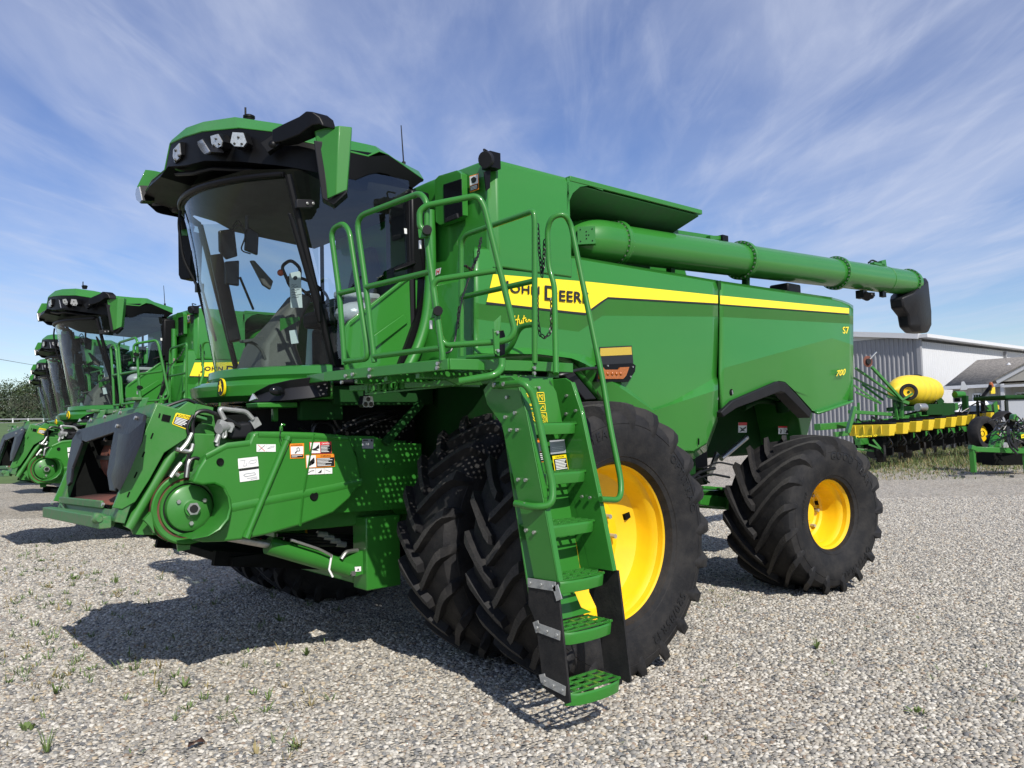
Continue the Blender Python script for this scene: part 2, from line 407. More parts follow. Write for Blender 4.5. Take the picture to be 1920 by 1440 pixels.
# stripe and lettering
def strip(top, bot, xs, dyt, dyb, mi, mb, off):
    vs = []
    for x in xs:
        vs += [S(x, top(x), dyt-off), S(x, bot(x), dyb-off)]
    mb.add(vs, [(2*i, 2*i+1, 2*i+3, 2*i+2) for i in range(len(xs)-1)], mi)
it = lambda p: (lambda x: interp(p, x))
def stripe(xs, par, name='stripe'):
    mb = MB()
    yb = lambda x: interp(ST_B, x)-1.0
    yk = lambda x: interp(ST_B, x)-5.0 if x < 1098 else (interp(ST_B, x)-5.5 if x < 1140 else interp(ST_B, x)-(4.2 if x < 1348 else 3.2))
    strip(it(ST_T), yk, xs, .0, -.026, 0, mb, .004)
    strip(yk, yb, xs, -.026, -.028, 1, mb, .004)
    return mb
sx = [926,960,1000,1040,1071,1098,1110,1125,1140,1180,1240,1300,1346]
mb = stripe(sx, SP)
p1, p2, p3, p4 = S(926,514.5,-.004), S(926,567,-.030), S(911.5,566,-.030), S(911.5,570.5,-.032)
mb.add([S(926,514.3,-.004), S(924.5,514.3,-.004), S(912.5,566,-.030), S(926,567.5,-.030)], [(0,1,2,3)], 0)
mb.add([S(926,567.5,-.030), S(912.5,566,-.030), S(911.5,570.5,-.032), S(926,572,-.032)], [(0,1,2,3)], 1)
mb.build('stripe', ['decal_yellow', 'decal_black'], SP)
stripe([1350.5,1400,1460,1540,1592], RP).build('stripe', ['decal_yellow', 'decal_black'], RP)
mb = MB(); q = Quad(S(944,526,-.014), S(1103,540.5,-.014), S(1103,568.5,-.030), S(944,556.5,-.030))
q.text(mb, 'John', 0.0, .0, .40, .93, 0, .004, bold=.016, small=True, space=1.05)
q.text(mb, 'Deere', .46, .07, 1.0, 1.0, 0, .004, bold=.016, small=True, space=1.05)
mb.build('lettering', 'decal_black', SP)
mb = MB(); q = Quad(S(960,588,-.008), S(1003,589,-.008), S(1003,612,.0), S(960,611,.0))     # brush script dealer name
W_ = .0085
for pl in ([(.0,.55),(.12,.5),(.22,.46)], [(.10,.15),(.07,.6),(.04,1.0)], [(.26,.10),(.22,.55),(.20,.95)], [(.04,.58),(.15,.50),(.30,.44)],
           [(.30,.50),(.29,.72),(.33,.80),(.38,.72),(.40,.50),(.40,.80),(.45,.74)], [(.50,.12),(.47,.55),(.47,.78),(.52,.76)], [(.43,.40),(.50,.36),(.58,.32)],
           [(.62,.44),(.56,.48),(.58,.58),(.63,.68),(.60,.78),(.54,.78)], [(.70,.45),(.66,.58),(.68,.74),(.74,.72),(.77,.56),(.73,.46),(.70,.46)], [(.80,.46),(.80,.76),(.84,.54),(.89,.46),(.91,.60),(.91,.76),(1.0,.66)]):
    q.line(mb, pl, W_, 0, .006)
mb.build('dealer_script', 'decal_yellow', SP)
mb = MB(); q = Quad(S(1579,613,.0), S(1590.5,613,.0), S(1590.5,626,-.012), S(1579,626,-.012)); q.text(mb, 'S7', .05, .05, 1.05, 1.05, 1, .003, bold=.02); q.text(mb, 'S7', 0, 0, 1, 1, 0, .008, bold=.015); mb.build('model_number', ['decal_yellow', 'decal_black'], RP); mb = MB()
q = Quad(S(1568,695,-.05), S(1585,691,-.05), S(1584,703,-.05), S(1567,706,-.05)); q.text(mb, '700', 0, 0, 1, 1, 0, .006, bold=.02, shear=.2)
mb.build('model_number', ['decal_yellow', 'decal_black'], RP)
# black arch trim
def trim(pts_out, pts_in, name, par, dy0, dy1):
    mb = MB(); o = [S(x, y, dy0) for x, y in pts_out]; i = [S(x, y, dy1) for x, y in pts_in]
    o2 = [p+V((0,.10,0)) for p in o]; i2 = [p+V((0,.14,0)) for p in i]
    for k in range(len(o)-1): mb.loft([[o[k], i[k], i2[k], o2[k]], [o[k+1], i[k+1], i2[k+1], o2[k+1]]])
    return mb.build(name, 'gray_plastic', par, merge=True, bevel=.008)
trim([(1352,773),(1375,751),(1459,715),(1473,717),(1522,772)], [(1357,782),(1382,765),(1464,734),(1472,737),(1519,784)], 'wheel_arch_trim', RP, -.045, -.03)
trim([(1005,683),(1046,681),(1070,690),(1119,748)], [(1005,696),(1040,696),(1060,706),(1097,750)], 'wheel_arch_trim', SP, -.035, -.03)
# reflector, turn signal, catches
mb = MB(); q = Quad(S(1123,651,-.03), S(1184,648,-.03), S(1187,681,-.04), S(1122,684,-.04)); q.rect(mb, 0,0,1,1, 0, .004)
mb.prism([q(0,0,.004), q(1,0,.004), q(1,1,.004), q(0,1,.004)], q.n*-.03, 0)
q.rect(mb, .02,.07,.97,.52, 1, .008); mb.build('reflector', ['decal_black', 'reflector'], SP)
mb = MB(); q = Quad(S(1119,682,-.05), S(1192,681,-.05), S(1192,716,-.05), S(1119,716,-.05))
mb.prism([q(.0,.06), q(.92,.0), q(1.0,.12), q(.98,.45), q(.80,1.0), q(0,.98)], q.n*-.07, 0)
mb.prism([q(.04,.22,.001), q(.14,.22,.001), q(.18,.34,.001), q(.52,.34,.001), q(.56,.22,.001), q(.80,.20,.001), q(.72,.66,.001), q(.64,.84,.001), q(.04,.84,.001)], q.n*.012, 1)
for k in range(5): mb.ball(q(.13+.11*k,.56,.012), .016, 1, 5)
for u, v in ((.86,.72),(.92,.20),(.27,.12)): mb.bolt(q(u,v,.0), q.n, .008, .006, 2)
mb.build('turn_signal', ['black_plastic', 'amber', 'steel'], SP)
mb = MB(); mb.tube(fil([S(1119,690,-.06), S(1085,692,-.10), S(1050,705,-.12), S(1010,702,.1)], .1), .013, 8); mb.build('cable', 'hose', SP)
for nm, par, x, y in (('catch', SP, 1342, 745), ('catch', RP, 1370, 735)):
    mb = MB(); c = S(x, y, -.006); mb.lathe([(.0,-.012),(.028,-.012),(.034,-.006),(.036,.0)], c, (0,1,0), 20, 0); mb.obox(c+V((.006,-.014,-.004)), V((.007,0,.004)), V((0,.004,0)), V((-.004,0,.018)), 1); mb.build(nm, ['dark_cavity', 'steel'], par)
mb = MB(); mb.bar(S(1310,822,-.005), S(1310,834,-.005), .01, .01, (0,1,0)); mb.build('latch_slot', 'dark_cavity', SP)

# ---------------------------------------------------------------- body shell behind the panels
mb = MB()
mb.box(-.33, 2.75, -1.5, 1.5, 2.06, 2.88); mb.box(.55, 2.75, -1.12, 1.12, 1.15, 2.06); mb.box(2.75, 4.95, -1.48, 1.48, 2.28, 2.86); mb.box(2.75, 4.6, -.78, .78, 1.3, 2.28)
mb.box(-.28, .55, -.92, .92, .95, 2.06)
mb.build('body_shell', 'dark_green_shade', CB, bevel=.03)
mb = MB(); mb.prism([(2.75,-.98,2.25),(3.15,-.98,2.25),(3.15,-.98,1.2),(2.75,-.98,1.2)], (0,.1,0)); mb.prism([(2.55,-1.15,1.95),(2.95,-1.05,1.9),(2.78,-1.05,1.05),(2.55,-1.1,1.05)], (0,.12,0)); mb.build('fuel_tank', 'gray_plastic', CB, bevel=.03)
mb = MB()                                             # curved straw hood behind the rear wheel
rr = [[V((4.05+.5*math.sin(t)*1.0, s*1.28, 2.3-1.0*(1-math.cos(t))-.25*t)) for t in (0,.2,.4,.6,.8,1.0,1.2)] for s in (-1, 1)]
mb.loft([[V((p.x,-1.32,p.z)) for p in rr[0]]+[V((4.75,-1.32,1.75)), V((4.75,-1.32,2.3))], [V((p.x,1.32,p.z)) for p in rr[0]]+[V((4.75,1.32,1.75)), V((4.75,1.32,2.3))]], smooth=True)
mb.build('straw_hood', 'green_dusty', CB, bevel=.01)
mb = MB(); q = Quad(S(1384,792,.62), S(1400,792,.62), S(1400,811,.62), S(1384,811,.62)); q.rect(mb, 0,0,1,1,0,.002); q.rect(mb, 0,0,1,.3,1,.004); q.shape(mb, [(.1,.45),(.5,.6),(.9,.4),(.9,.55),(.6,.75),(.9,.9),(.5,.85),(.1,.95),(.35,.7)], 2, .004)
mb.build('warning_sticker', ['decal_white', 'decal_red', 'decal_black'], CB); mb = MB()
q = Quad(S(1459,799,.5), S(1480,799,.5), S(1480,814,.5), S(1459,814,.5)); q.rect(mb, 0,0,1,1,0,.002); q.rect(mb, 0,0,1,.22,1,.004); q.shape(mb, [(.15,.3),(.3,.5),(.25,.9),(.12,.9),(.2,.6)], 2, .004); q.shape(mb, [(.6,.3),(.75,.55),(.9,.3),(.85,.9),(.6,.9),(.7,.6)], 2, .004); q.rect(mb, .49,.22,.51,1,2,.005)
mb.build('warning_sticker', ['decal_white', 'decal_red', 'decal_black'], CB)
# catwalk of pipes seen under the rear arch, engine bits
mb = MB(); mb.tube(fil([T(1395,765,y=-1.25), T(1420,752,y=-1.2), T(1440,752,y=-1.2), T(1470,760,y=-1.2)], .05), .03, 10); mb.tube([T(1465,752,y=-1.3), T(1468,772,y=-1.3)], .07, 14); mb.tube(fil([T(1385,752,y=-1.28), T(1420,742,y=-1.28), T(1480,748,y=-1.28)], .05), .014, 8)
mb.build('hydraulic_lines', 'dark_green_shade', CB)

# undercarriage, axles, steering
mb = MB(); mb.box(-.22, .22, -2.0, 2.0, .76, 1.06); mb.box(-.30, .30, -1.0, -.80, .62, 1.35); mb.box(-.30, .30, .80, 1.0, .62, 1.35); mb.tube([(0,-2.15,.905), (0,2.15,.905)], .13, 20)
mb.build('front_axle', 'dark_green_shade', CB, bevel=.02)
mb = MB(); mb.box(-.75, -.32, -.62, .62, .62, 1.02); mb.box(.25, 2.7, -.9, .9, .78, 1.3); mb.box(.4, 2.2, -.75, .75, 1.3, 1.7); mb.box(2.6, 3.3, -.86, .86, 1.02, 1.62); mb.prism([(2.7,-.85,1.3),(2.7,-.85,.95),(3.2,-.85,1.15),(3.2,-.85,1.5)], (0,1.7,0)); mb.build('undercarriage', 'dark_cavity', CB, bevel=.02)
mb = MB(); mb.box(3.42, 3.70, -1.35, 1.35, .74, .94); mb.box(3.38, 3.74, -1.52, -1.30, .52, 1.02); mb.box(3.38, 3.74, 1.30, 1.52, .52, 1.02); mb.box(3.0, 3.4, -.25, .25, .85, 1.3)
mb.build('rear_axle', 'green_dusty', CB, bevel=.015)
mb = MB(); mb.bar(T(1302,913,y=-.95), T(1372,918,y=-.95), .25, .035); mb.bar(T(1300,935,y=-.9), T(1372,945,y=-.9), .2, .12); mb.build('tie_rod', 'green_paint', CB, bevel=.01)
mb = MB()
for a_, b2, r in (((1285,908),(1340,878),.018), ((1300,900),(1368,895),.012), ((1318,878),(1375,872),.010), ((1290,895),(1330,905),.010)):
    A, B = T(*a_, y=-1.15), T(*b2, y=-1.1); mb.tube(fil([A, (A+B)/2+V((0,0,.05)), B], .1), r, 8)
build_each(mb, 'hydraulic_hose', 'hose', CB)
mb = MB()                                             # steering cylinder and braces behind the big wheel
mb.tube([T(1352,860,y=-1.0), T(1400,820,y=-1.0)], .03, 10); mb.bar(T(1330,890,y=-.95), T(1345,850,y=-.95), .03, .06); mb.build('steering_cylinder', 'steel', CB)

# ---------------------------------------------------------------- grain tank
mb = MB()
zt, zb = 3.725, 2.90
pl = [(-.36,-1.60),(-.30,-1.655),(.47,-1.655),(.47,-1.05),(2.2,-1.05),(2.2,1.05),(.60,1.05),(.60,1.655),(.25,1.655),(.25,.74),(-.38,.70),(-.40,-.9)]
mb.loft([[V((x,y,zb)) for x, y in pl], [V((x,y,zt-.05)) for x, y in pl], [V((x*.985+.01,y*.985,zt)) for x, y in pl]])
mb.build('grain_tank', 'green_body', CB, bevel=.012); GT = D.objects['grain_tank']
mb = MB(); mb.box(-.345, .45, -1.64, -1.40, 2.875, 2.899); mb.box(-.36, -.3, -1.6, .9, 2.875, 2.899); mb.build('tank_seam', 'dark_cavity', GT)
mb = MB(); mb.box(2.22, 4.7, -1.0, 1.3, 2.86, 3.28); mb.prism([(2.22,-.85,3.28),(3.1,-.85,3.28),(3.0,-.85,3.52),(2.22,-.85,3.6)], (0,1.9,0)); mb.build('engine_hood', 'green_body', CB, bevel=.04)
# overhanging roof flap with its soffit
mb = MB(); L0, L1 = V((.47,-1.66,3.735)), T(1317,397,y=-1.66); L1.z = 3.735
e0, e1 = V((.47,-1.05,3.735)), V((2.22,-1.05,3.735))
mb.prism([L0, L1, L1+V((.02,.25,0)), e1, e0], (0,0,-.045)); mb.build('roof_flap', 'green_body', GT, bevel=.006)
mb = MB(); A0, A1 = V((.49,-1.64,3.685)), V((L1.x-.05,-1.64,3.685)); B0, B1 = V((.60,-1.02,3.36)), V((1.95,-1.02,3.36)); C1 = V((2.17,-1.04,3.60))
mb.add([A0, A1, B1, B0, C1], [(0,1,2,3), (1,4,2)], 0); mb.build('roof_flap_soffit', 'dark_green_shade', GT, solid=.02, recalc=False)  # underside shade is put into the darker green
mb = MB(); mb.prism([S(1063,333,-.005), S(1135,352,-.005), S(1130,357,-.005), S(1105,348,-.005), S(1088,350,-.005), S(1074,362,-.005), S(1066,380,-.005), S(1063,400,-.005)], (0,.02,0)); mb.build('flap_gusset', 'green_body', GT)
# grain tank window on the front face, sticker and camera
nf = V((-1,-.02,0)); pf = V((-.395,-1.2,3.2))
F = lambda x, y, h=0: TN(x, y, pf+nf*h, nf)
mb = MB(); fr = [(826,340),(834,332),(868,322),(876,328),(878,405),(872,412),(836,424),(828,418)]
mb.prism([F(x,y) for x, y in fr], nf*.06, 0)
mb.prism([F(x,y,.061) for x, y in ((832,346),(866,335),(868,405),(834,419))], nf*.006, 1); mb.prism([F(x,y,.068) for x, y in ((838,410),(860,400),(862,409),(838,418))], nf*.02, 2)
mb.build('tank_window', ['green_body', 'screen', 'gray_plastic'], GT, bevel=.006)
mb = MB(); q = Quad(F(880,330,.006), F(897,325,.006), F(898,355,.006), F(881,361,.006)); q.rect(mb, 0,0,1,1,0,0); q.rect(mb, .05,.06,.95,.60,1,.002); q.shape(mb, [(.2,.2),(.55,.12),(.8,.28),(.75,.45),(.55,.52),(.3,.48)], 2, .004); q.rect(mb, .05,.64,.95,.95,2,.003)
for v in (.70,.78,.86): q.rect(mb, .12,v,.85,v+.035,1,.004)
mb.build('warning_sticker', ['decal_orange', 'decal_white', 'decal_black'], GT)
mb = MB(); c = T(921,303,y=-1.66); mb.obox(c, V((.05,0,0)), V((0,.05,0)), V((0,0,.06)), 0); mb.tube([c+V((-.05,-.02,0)), c+V((-.085,-.03,-.01))], .06, 18, 1); mb.bar(c+V((.03,.0,.05)), c+V((.10,.05,.08)), .03, .02, mi=0); mb.tube(fil([c+V((.0,.04,.05)), c+V((-.03,.06,.11)), c+V((.05,.08,.10))], .03), .008, 6, 0)
mb.prism([T(908,322,y=-1.664), T(920,318,y=-1.664), T(919,352,y=-1.664), T(912,358,y=-1.664)], (0,.01,0), 0)
mb.build('work_light', ['black_plastic', 'gray_plastic'], GT, bevel=.005)
# front cowl under the tank
mb = MB(); zc0, zc1 = 2.10, 2.87
cw = [(-.30,-1.66),(-.40,-1.62),(-.47,-1.5),(-.50,-1.3),(-.54,-.9),(-.54,.9),(-.50,1.3),(-.47,1.5),(-.40,1.62),(-.30,1.66),(-.2,1.4),(-.2,-1.4)]
mb.loft([[V((x-.02,y,zc0)) for x, y in cw], [V((x,y,(zc0+zc1)/2)) for x, y in cw], [V((x+.03,y*.99,zc1-.05)) for x, y in cw], [V((x+.08,y*.97,zc1)) for x, y in cw]], smooth=True)
mb.build('front_cowl', 'green_body', CB, sharp=40)
mb = MB(); q = Quad(T(818,505,x=-.53), T(828,502,x=-.53), T(826,513,x=-.53), T(817,517,x=-.53)); q.rect(mb,0,0,1,1,0,.004); q.text(mb, 'H', .2,.1,.8,.9,1,.006, bold=.03); mb.build('cowl_sticker', ['decal_white','decal_red'], CB)

# ---------------------------------------------------------------- unloading auger
P1, P2 = T(1156,457,y=-1.40), T(1700,530,y=-1.40); ad = (P2-P1).normalized(); AR = .172
au = MB(); au.tube([P1, P1.lerp(P2,.5), P1+ad*((TN(1706, 500, P1, V((0,1,0)))-P1).dot(ad))], AR, 40, 0); UA = au.build('unloading_auger', 'green_body', CB, sharp=40)
mb = MB(); P0 = P1-ad*.14
pth = fil([P1, P0-ad*.22, P0-ad*.40+V((0,.42,-.02)), P0-ad*.40+V((0,.9,-.35))], .34, 10); mb.tube(pth, [AR*1.0+.018]*len(pth), 36, 0)
q0 = TN(1100,444, P0-ad*.36+V((0,-.08,0)), V((-.8,-.6,0))); n_ = V((-.75,-.66,.05)).normalized(); u_ = V((.66,-.75,0)).normalized()
mb.obox(q0+n_*.02, u_*.075, n_*.03, V((0,0,.075)), 0)
for a_, b2 in ((-.05,-.05),(.05,-.05),(-.05,.05),(.05,.05),(0,0),(0,-.03),(0,.03),(.02,0)): mb.bolt(q0+n_*.05+u_*a_+V((0,0,b2)), n_, .006, .004, 1)
mb.build('auger_elbow', ['green_body', 'dark_cavity'], UA, sharp=40)
def flange(c, nbolt=26):
    mb = MB(); mb.lathe([(AR,-.028),(AR+.034,-.028),(AR+.034,-.004),(AR+.030,0),(AR+.034,.004),(AR+.034,.028),(AR,.028)], c, ad, 56, 0, smooth=True)
    a = ad.orthogonal().normalized(); b = ad.cross(a)
    for k in range(nbolt):
        t = 2*PI*k/nbolt; e = a*math.cos(t)+b*math.sin(t)
        for s in (-1, 1): mb.bolt(c+e*(AR+.019)+ad*(.028*s), ad*s, .009, .010, 1)
    mb.build('auger_flange', ['green_body', 'steel'], UA, sharp=30)
def auat(px): return P1+ad*((TN(px, 500, P1, V((0,1,0)))-P1).dot(ad))
for px in (1156, 1390, 1566): flange(auat(px))
c_ = auat(1699)
mb = MB(); mb.lathe([(AR,-.015),(AR+.022,-.015),(AR+.022,.015),(AR,.015)], c_, ad, 40); a_ = ad.orthogonal().normalized(); b2 = ad.cross(a_)
for k in range(22):
    t = 2*PI*k/22; mb.bolt(c_+(a_*math.cos(t)+b2*math.sin(t))*(AR+.012)+ad*-.016, -ad, .008, .012, 1)
mb.build('auger_flange', ['green_body', 'steel'], UA, sharp=30)
mb = MB(); mb.lathe([(AR+.002,-.006),(AR+.006,0),(AR+.002,.006)], auat(1655), ad, 40); mb.build('auger_weld', 'green_body', UA)
# rubber spout
yc = P1.y
def ring8(l, r, w, ch=.25):     # l, r are (px,py) left and right ends of a section
    A, B = T(*l, y=yc), T(*r, y=yc); e = B-A; o = []
    for u, v in ((0,-1+2*ch),(0,1-2*ch),(ch,1),(1-ch,1),(1,1-2*ch),(1,-1+2*ch),(1-ch,-1),(ch,-1)): o.append(A+e*u+V((0,v*w,0)))
    return o
mb = MB(); mb.loft([ring8((1690,553),(1724,522),.165), ring8((1680,560),(1729,530),.17), ring8((1682,577),(1732,556),.165), ring8((1693,592),(1736,585),.15), ring8((1696,613),(1737,610),.14), ring8((1706,623),(1731,625),.11)])
mb.build('auger_spout', 'rubber_flap', UA, bevel=.02)
mb = MB(); c = auat(1612)
mb.obox(c+V((-.06,-.03,-AR-.07)), V((.05,0,0)), V((0,.05,0)), V((0,0,.05)), 0); mb.tube([c+V((-.02,-.05,-AR-.08)), c+V((-.06,-.11,-.05-AR-.06))], .055, 16, 0); mb.bar(c+V((-.05,0,-AR-.06)), c+V((.35,0,-AR-.03)), .03, .05, mi=0); mb.ball(c+V((.22,-.02,-AR-.06)), .045, 0, 6); mb.box(c.x+.5,c.x+.6,c.y-.05,c.y,c.z-AR-.05,c.z-AR+.02)
mb.build('auger_light', 'black_plastic', UA)
mb = MB(); c = auat(1648); mb.bar(c+V((-.2,0,AR+.015)), c+V((.1,0,AR+.02)), .06, .03, mi=0); mb.prism([c+V((.02,-.03,AR)), c+V((.16,-.03,AR)), c+V((.14,-.03,AR+.10)), c+V((.02,-.03,AR+.07))], (0,.05,0), 0); mb.tube(fil([c+V((-.3,0,AR+.01)), c+V((-.15,.02,AR+.07)), c+V((0,0,AR+.04))], .05), .012, 6, 1); mb.build('auger_bracket', ['green_paint', 'hose'], UA)
mb = MB(); c = auat(1370); mb.bar(auat(1270)+V((0,.1,AR+.05)), c+V((-.1,.1,AR+.05)), .05, .04, mi=0); mb.bar(c+V((-.3,.05,AR+.02)), c+V((-.05,.05,AR+.05)), .05, .04, mi=0); mb.box(c.x-.12,c.x-.02,c.y,c.y+.1,c.z+AR,c.z+AR+.07,1); mb.build('auger_pipe', ['green_paint', 'black_plastic'], UA)
mb = MB(); c = auat(1478); mb.obox(c+V((0,.05,-AR-.1)), V((.14,0,0)), V((0,.12,0)), V((0,0,.07)), 0); mb.build('auger_cradle', 'black_plastic', CB, bevel=.02)
mb = MB()
for px in (1258, 1398): c = auat(px); mb.bar(c+V((0,0,-AR)), c+V((0,.02,-AR-.35)), .06, .06)
build_each(mb, 'auger_support', 'dark_green_shade', CB)
# ---------------------------------------------------------------- cab
# windshield: a tall bulging sheet between the A pillars
def wsp(t, k):                       # t -1..1 across, k 0 bottom .. 1 top
    z = 2.19+k*1.36; half = .86+.0*k; xe = -1.28-.34*k; sag = .47-.10*k
    y = half*t; return V((xe-sag*(1-abs(t)**2.0), y, z))
cab = MB(); cab.prism([(-1.30,-.90,2.06),(-1.30,.90,2.06),(-.5,.93,2.06),(-.5,-.93,2.06)], (0,0,.12))
nb = [wsp(t,0) for t in [i/8-1 for i in range(17)]]
cab.prism([V((p.x+.01,p.y,2.06)) for p in nb], (0,0,.12))
cab.box(-.50,-.42,-.93,.93,2.16,2.95); cab.box(-.50,-.42,-.93,-.40,2.95,3.60); cab.box(-.50,-.42,-.4,.93,3.52,3.60)
CAB = cab.build('cab', 'gray_plastic', CB, bevel=.015)
mb = MB(); ws = []
NT, NK = 28, 10
for k in range(NK+1):
    for t in range(NT+1): ws.append(wsp(-1+2*t/NT, k/NK))
mb.add(ws, [(k*(NT+1)+t, k*(NT+1)+t+1, (k+1)*(NT+1)+t+1, (k+1)*(NT+1)+t) for k in range(NK) for t in range(NT)], 0, True)
mb.build('windshield', 'cab_glass', CAB, recalc=False)
mb = MB()
for s in (-1, 1):
    mb.tube([wsp(s, k/6)+V((.02,s*.02,0)) for k in range(7)], .026, 8)
mb.tube([V((-.60,-.93,2.4)), V((-.60,-.93,3.56))], .035, 8); mb.tube([V((-.40,.93,2.4)), V((-.40,.93,3.56))], .02, 8)
mb.tube([wsp(-1+2*t/20, 1.0) for t in range(21)], .025, 8); mb.tube([wsp(-1+2*t/20, 0)+V((0,0,-.01)) for t in range(21)], .022, 8)
mb.build('cab_pillar', 'black_plastic', CAB)
# door glass and lower door skin (left), glass wall (right)
dl = [(wsp(-1,1).x+.04,3.57),(wsp(-1,.0).x+.04,2.24),(-1.20,2.24),(-1.20,2.50),(-.62,2.93),(-.60,3.68),(-.9,3.68)]
for s, nm in ((-1,'door_window'),(1,'side_window')):
    mb = MB(); mb.add([(x if (s < 0 or x < -.7) else -.44, s*.925, z) for x, z in dl], [list(range(len(dl)))], 0); mb.build(nm, 'door_glass', CAB, recalc=False)
for s in (1, -1):
    mb = MB(); mb.prism([(-1.19,s*.93,2.14),(-1.19,s*.93,2.47),(-1.16,s*.945,2.52),(-.60,s*.945,2.94),(-.545,s*.95,2.94),(-.60,s*.96,2.14)], (0,-s*.03,0))
    DS = mb.build('cab_door', 'green_body', CAB, bevel=.008)
mb = MB(); mb.bar((-1.16,-.965,2.505), (-.60,-.965,2.925), .008, .010, (0,1,0)); mb.prism([(-1.0,-.962,2.30),(-.97,-.962,2.42),(-.70,-.962,2.60),(-.66,-.962,2.54)], (0,-.008,0)); mb.build('door_crease', 'green_body', DS, bevel=.004)
# black curved strip behind the door
mb = MB(); pts = [(786,455),(793,500),(795,530),(790,560),(778,600),(762,645),(745,690)]; A = [T(x,y,y=-.985) for x, y in pts]; wv = [.05,.06,.075,.08,.085,.085,.085]
mb.loft([[p, p+V((w,0.0,0.01)), p+V((w,.08,.01)), p+V((0,.08,0))] for p, w in zip(A, wv)], smooth=True); mb.build('door_seal', 'black_plastic', CAB, sharp=50)
mb = MB(); pts = [(806,395),(808,520),(800,600),(785,650),(764,692)]; mb.tube(fil([T(x,y,y=-1.02) for x, y in pts], .3), .045, 12); mb.build('corner_post', 'green_body', CAB)
mb = MB(); mb.box(-.62,-.44,-.98,-.90,2.9,3.6); mb.build('rear_pillar', 'black_plastic', CAB, bevel=.02)
# door hinge plate and grab latch
mb = MB(); q = Quad(T(553,375,y=-.94), T(588,376,y=-.94), T(588,391,y=-.94), T(553,391,y=-.94)); mb.prism([q(0,0),q(.8,0),q(.97,.2),(q(1,.5)),q(.97,.8),q(.8,1),q(0,1)], q.n*.03, 0); mb.bolt(q(.55,.5,.03), q.n, .012, .01, 1); mb.bolt(q(.86,.5,.03), q.n, .012, .01, 1); mb.build('door_hinge', ['gray_plastic', 'steel'], CAB, bevel=.004)
mb = MB(); a_, b2 = T(737,508,y=-.99), T(776,494,y=-.99); mb.loft([[a_+V((0,0,-.015)), a_+V((0,-.03,0)), a_+V((0,0,.02))], [a_.lerp(b2,.6)+V((0,0,-.03)), a_.lerp(b2,.6)+V((0,-.05,0)), a_.lerp(b2,.6)+V((0,0,.03))], [b2+V((0,0,-.025)), b2+V((0,-.04,0)), b2+V((0,0,.03))]]); mb.build('door_handle', 'black_plastic', CAB, bevel=.006)
mb = MB(); q = Quad(T(757,428,y=-.93), T(770,430,y=-.93), T(771,441,y=-.93), T(758,438,y=-.93)); q.rect(mb,0,0,1,1,0,.004); mb.build('window_label', 'paper', CAB)
# interior: headliner, seat, column, armrest, monitors
mb = MB(); mb.loft([[V((-1.80,-.6,3.62)), V((-1.98,0,3.62)), V((-1.80,.6,3.62)), V((-1.5,.86,3.62)), V((-.5,.9,3.62)), V((-.5,-.9,3.62)), V((-1.5,-.86,3.62))], [V((-1.55,-.5,3.49)), V((-1.62,0,3.47)), V((-1.55,.5,3.49)), V((-1.35,.75,3.5)), V((-.52,.85,3.47)), V((-.52,-.85,3.47)), V((-1.35,-.75,3.5))]], smooth=True); mb.build('headliner', 'headliner', CAB, sharp=50)
mb = MB(); mb.box(-.95,-.50,-.28,.26,2.60,2.74); mb.loft([[V((-.60,-.26,2.7)), V((-.48,-.26,2.7)), V((-.48,.24,2.7)), V((-.60,.24,2.7))], [V((-.52,-.24,3.05)), V((-.42,-.24,3.05)), V((-.42,.22,3.05)), V((-.52,.22,3.05))], [V((-.50,-.14,3.32)), V((-.42,-.14,3.32)), V((-.42,.12,3.32)), V((-.50,.12,3.32))]]); mb.box(-.9,-.55,-.2,.2,2.18,2.6); mb.build('seat', 'seat_fabric', CAB, bevel=.05, seg=3)
mb = MB(); mb.box(-.98,-.60,-.48,-.36,2.78,2.84); mb.build('armrest', 'clear_bag', CAB, bevel=.02)
mb = MB(); mb.ball((-.9,-.62,2.62), .15, 0, 8, 1.3, .9, .7); mb.ball((-.72,-.6,2.66), .12, 0, 7, 1.2, .9, .8); mb.build('plastic_bag', 'clear_bag', CAB)
mb = MB(); mb.tube(fil([(-.98,-.6,2.66), (-.86,-.62,2.70), (-.74,-.6,2.72)], .1), .05, 10); mb.build('cup', 'console_tan', CAB)
mb = MB()                                           # steering column with its tan boot, floor mat
mb.loft([[V((-1.55,-.30,2.18)), V((-1.18,-.30,2.18)), V((-1.18,.30,2.18)), V((-1.55,.30,2.18))], [V((-1.50,-.22,2.4)), V((-1.22,-.22,2.4)), V((-1.22,.22,2.4)), V((-1.50,.22,2.4))], [V((-1.32,-.15,2.62)), V((-1.14,-.15,2.62)), V((-1.14,.15,2.62)), V((-1.32,.15,2.62))], [V((-1.14,-.12,2.86)), V((-1.02,-.12,2.82)), V((-1.02,.12,2.82)), V((-1.14,.12,2.86))]])
SCOL = mb.build('steering_column', 'console_tan', CAB, bevel=.04, seg=3)
mb = MB(); c = V((-1.02,0,2.90)); ax = V((.5,0,.86)).normalized(); mb.lathe([(.185,-.014),(.2,0),(.185,.014),(.17,0)], c, ax, 32, 0, closed=True)
for t in (0, 2.1, 4.2): a = ax.orthogonal().normalized(); b2 = ax.cross(a); mb.bar(c-ax*.03, c+(a*math.cos(t)+b2*math.sin(t))*.185, .03, .02)
mb.build('steering_wheel', 'seat_fabric', CAB)
mb = MB(); p = T(540,500,y=-.1); mb.tube(fil([p+V((0,0,-.12)), p+V((-.05,.02,0)), p+V((0,-.05,.05)), p+V((.06,-.1,-.02)), p+V((.05,-.1,-.15))], .04), .014, 8, 0); mb.ball(p+V((-.05,.03,-.05)), .028, 1, 6); mb.build('grab_loop', ['gray_plastic', 'orange_paint'], CAB)
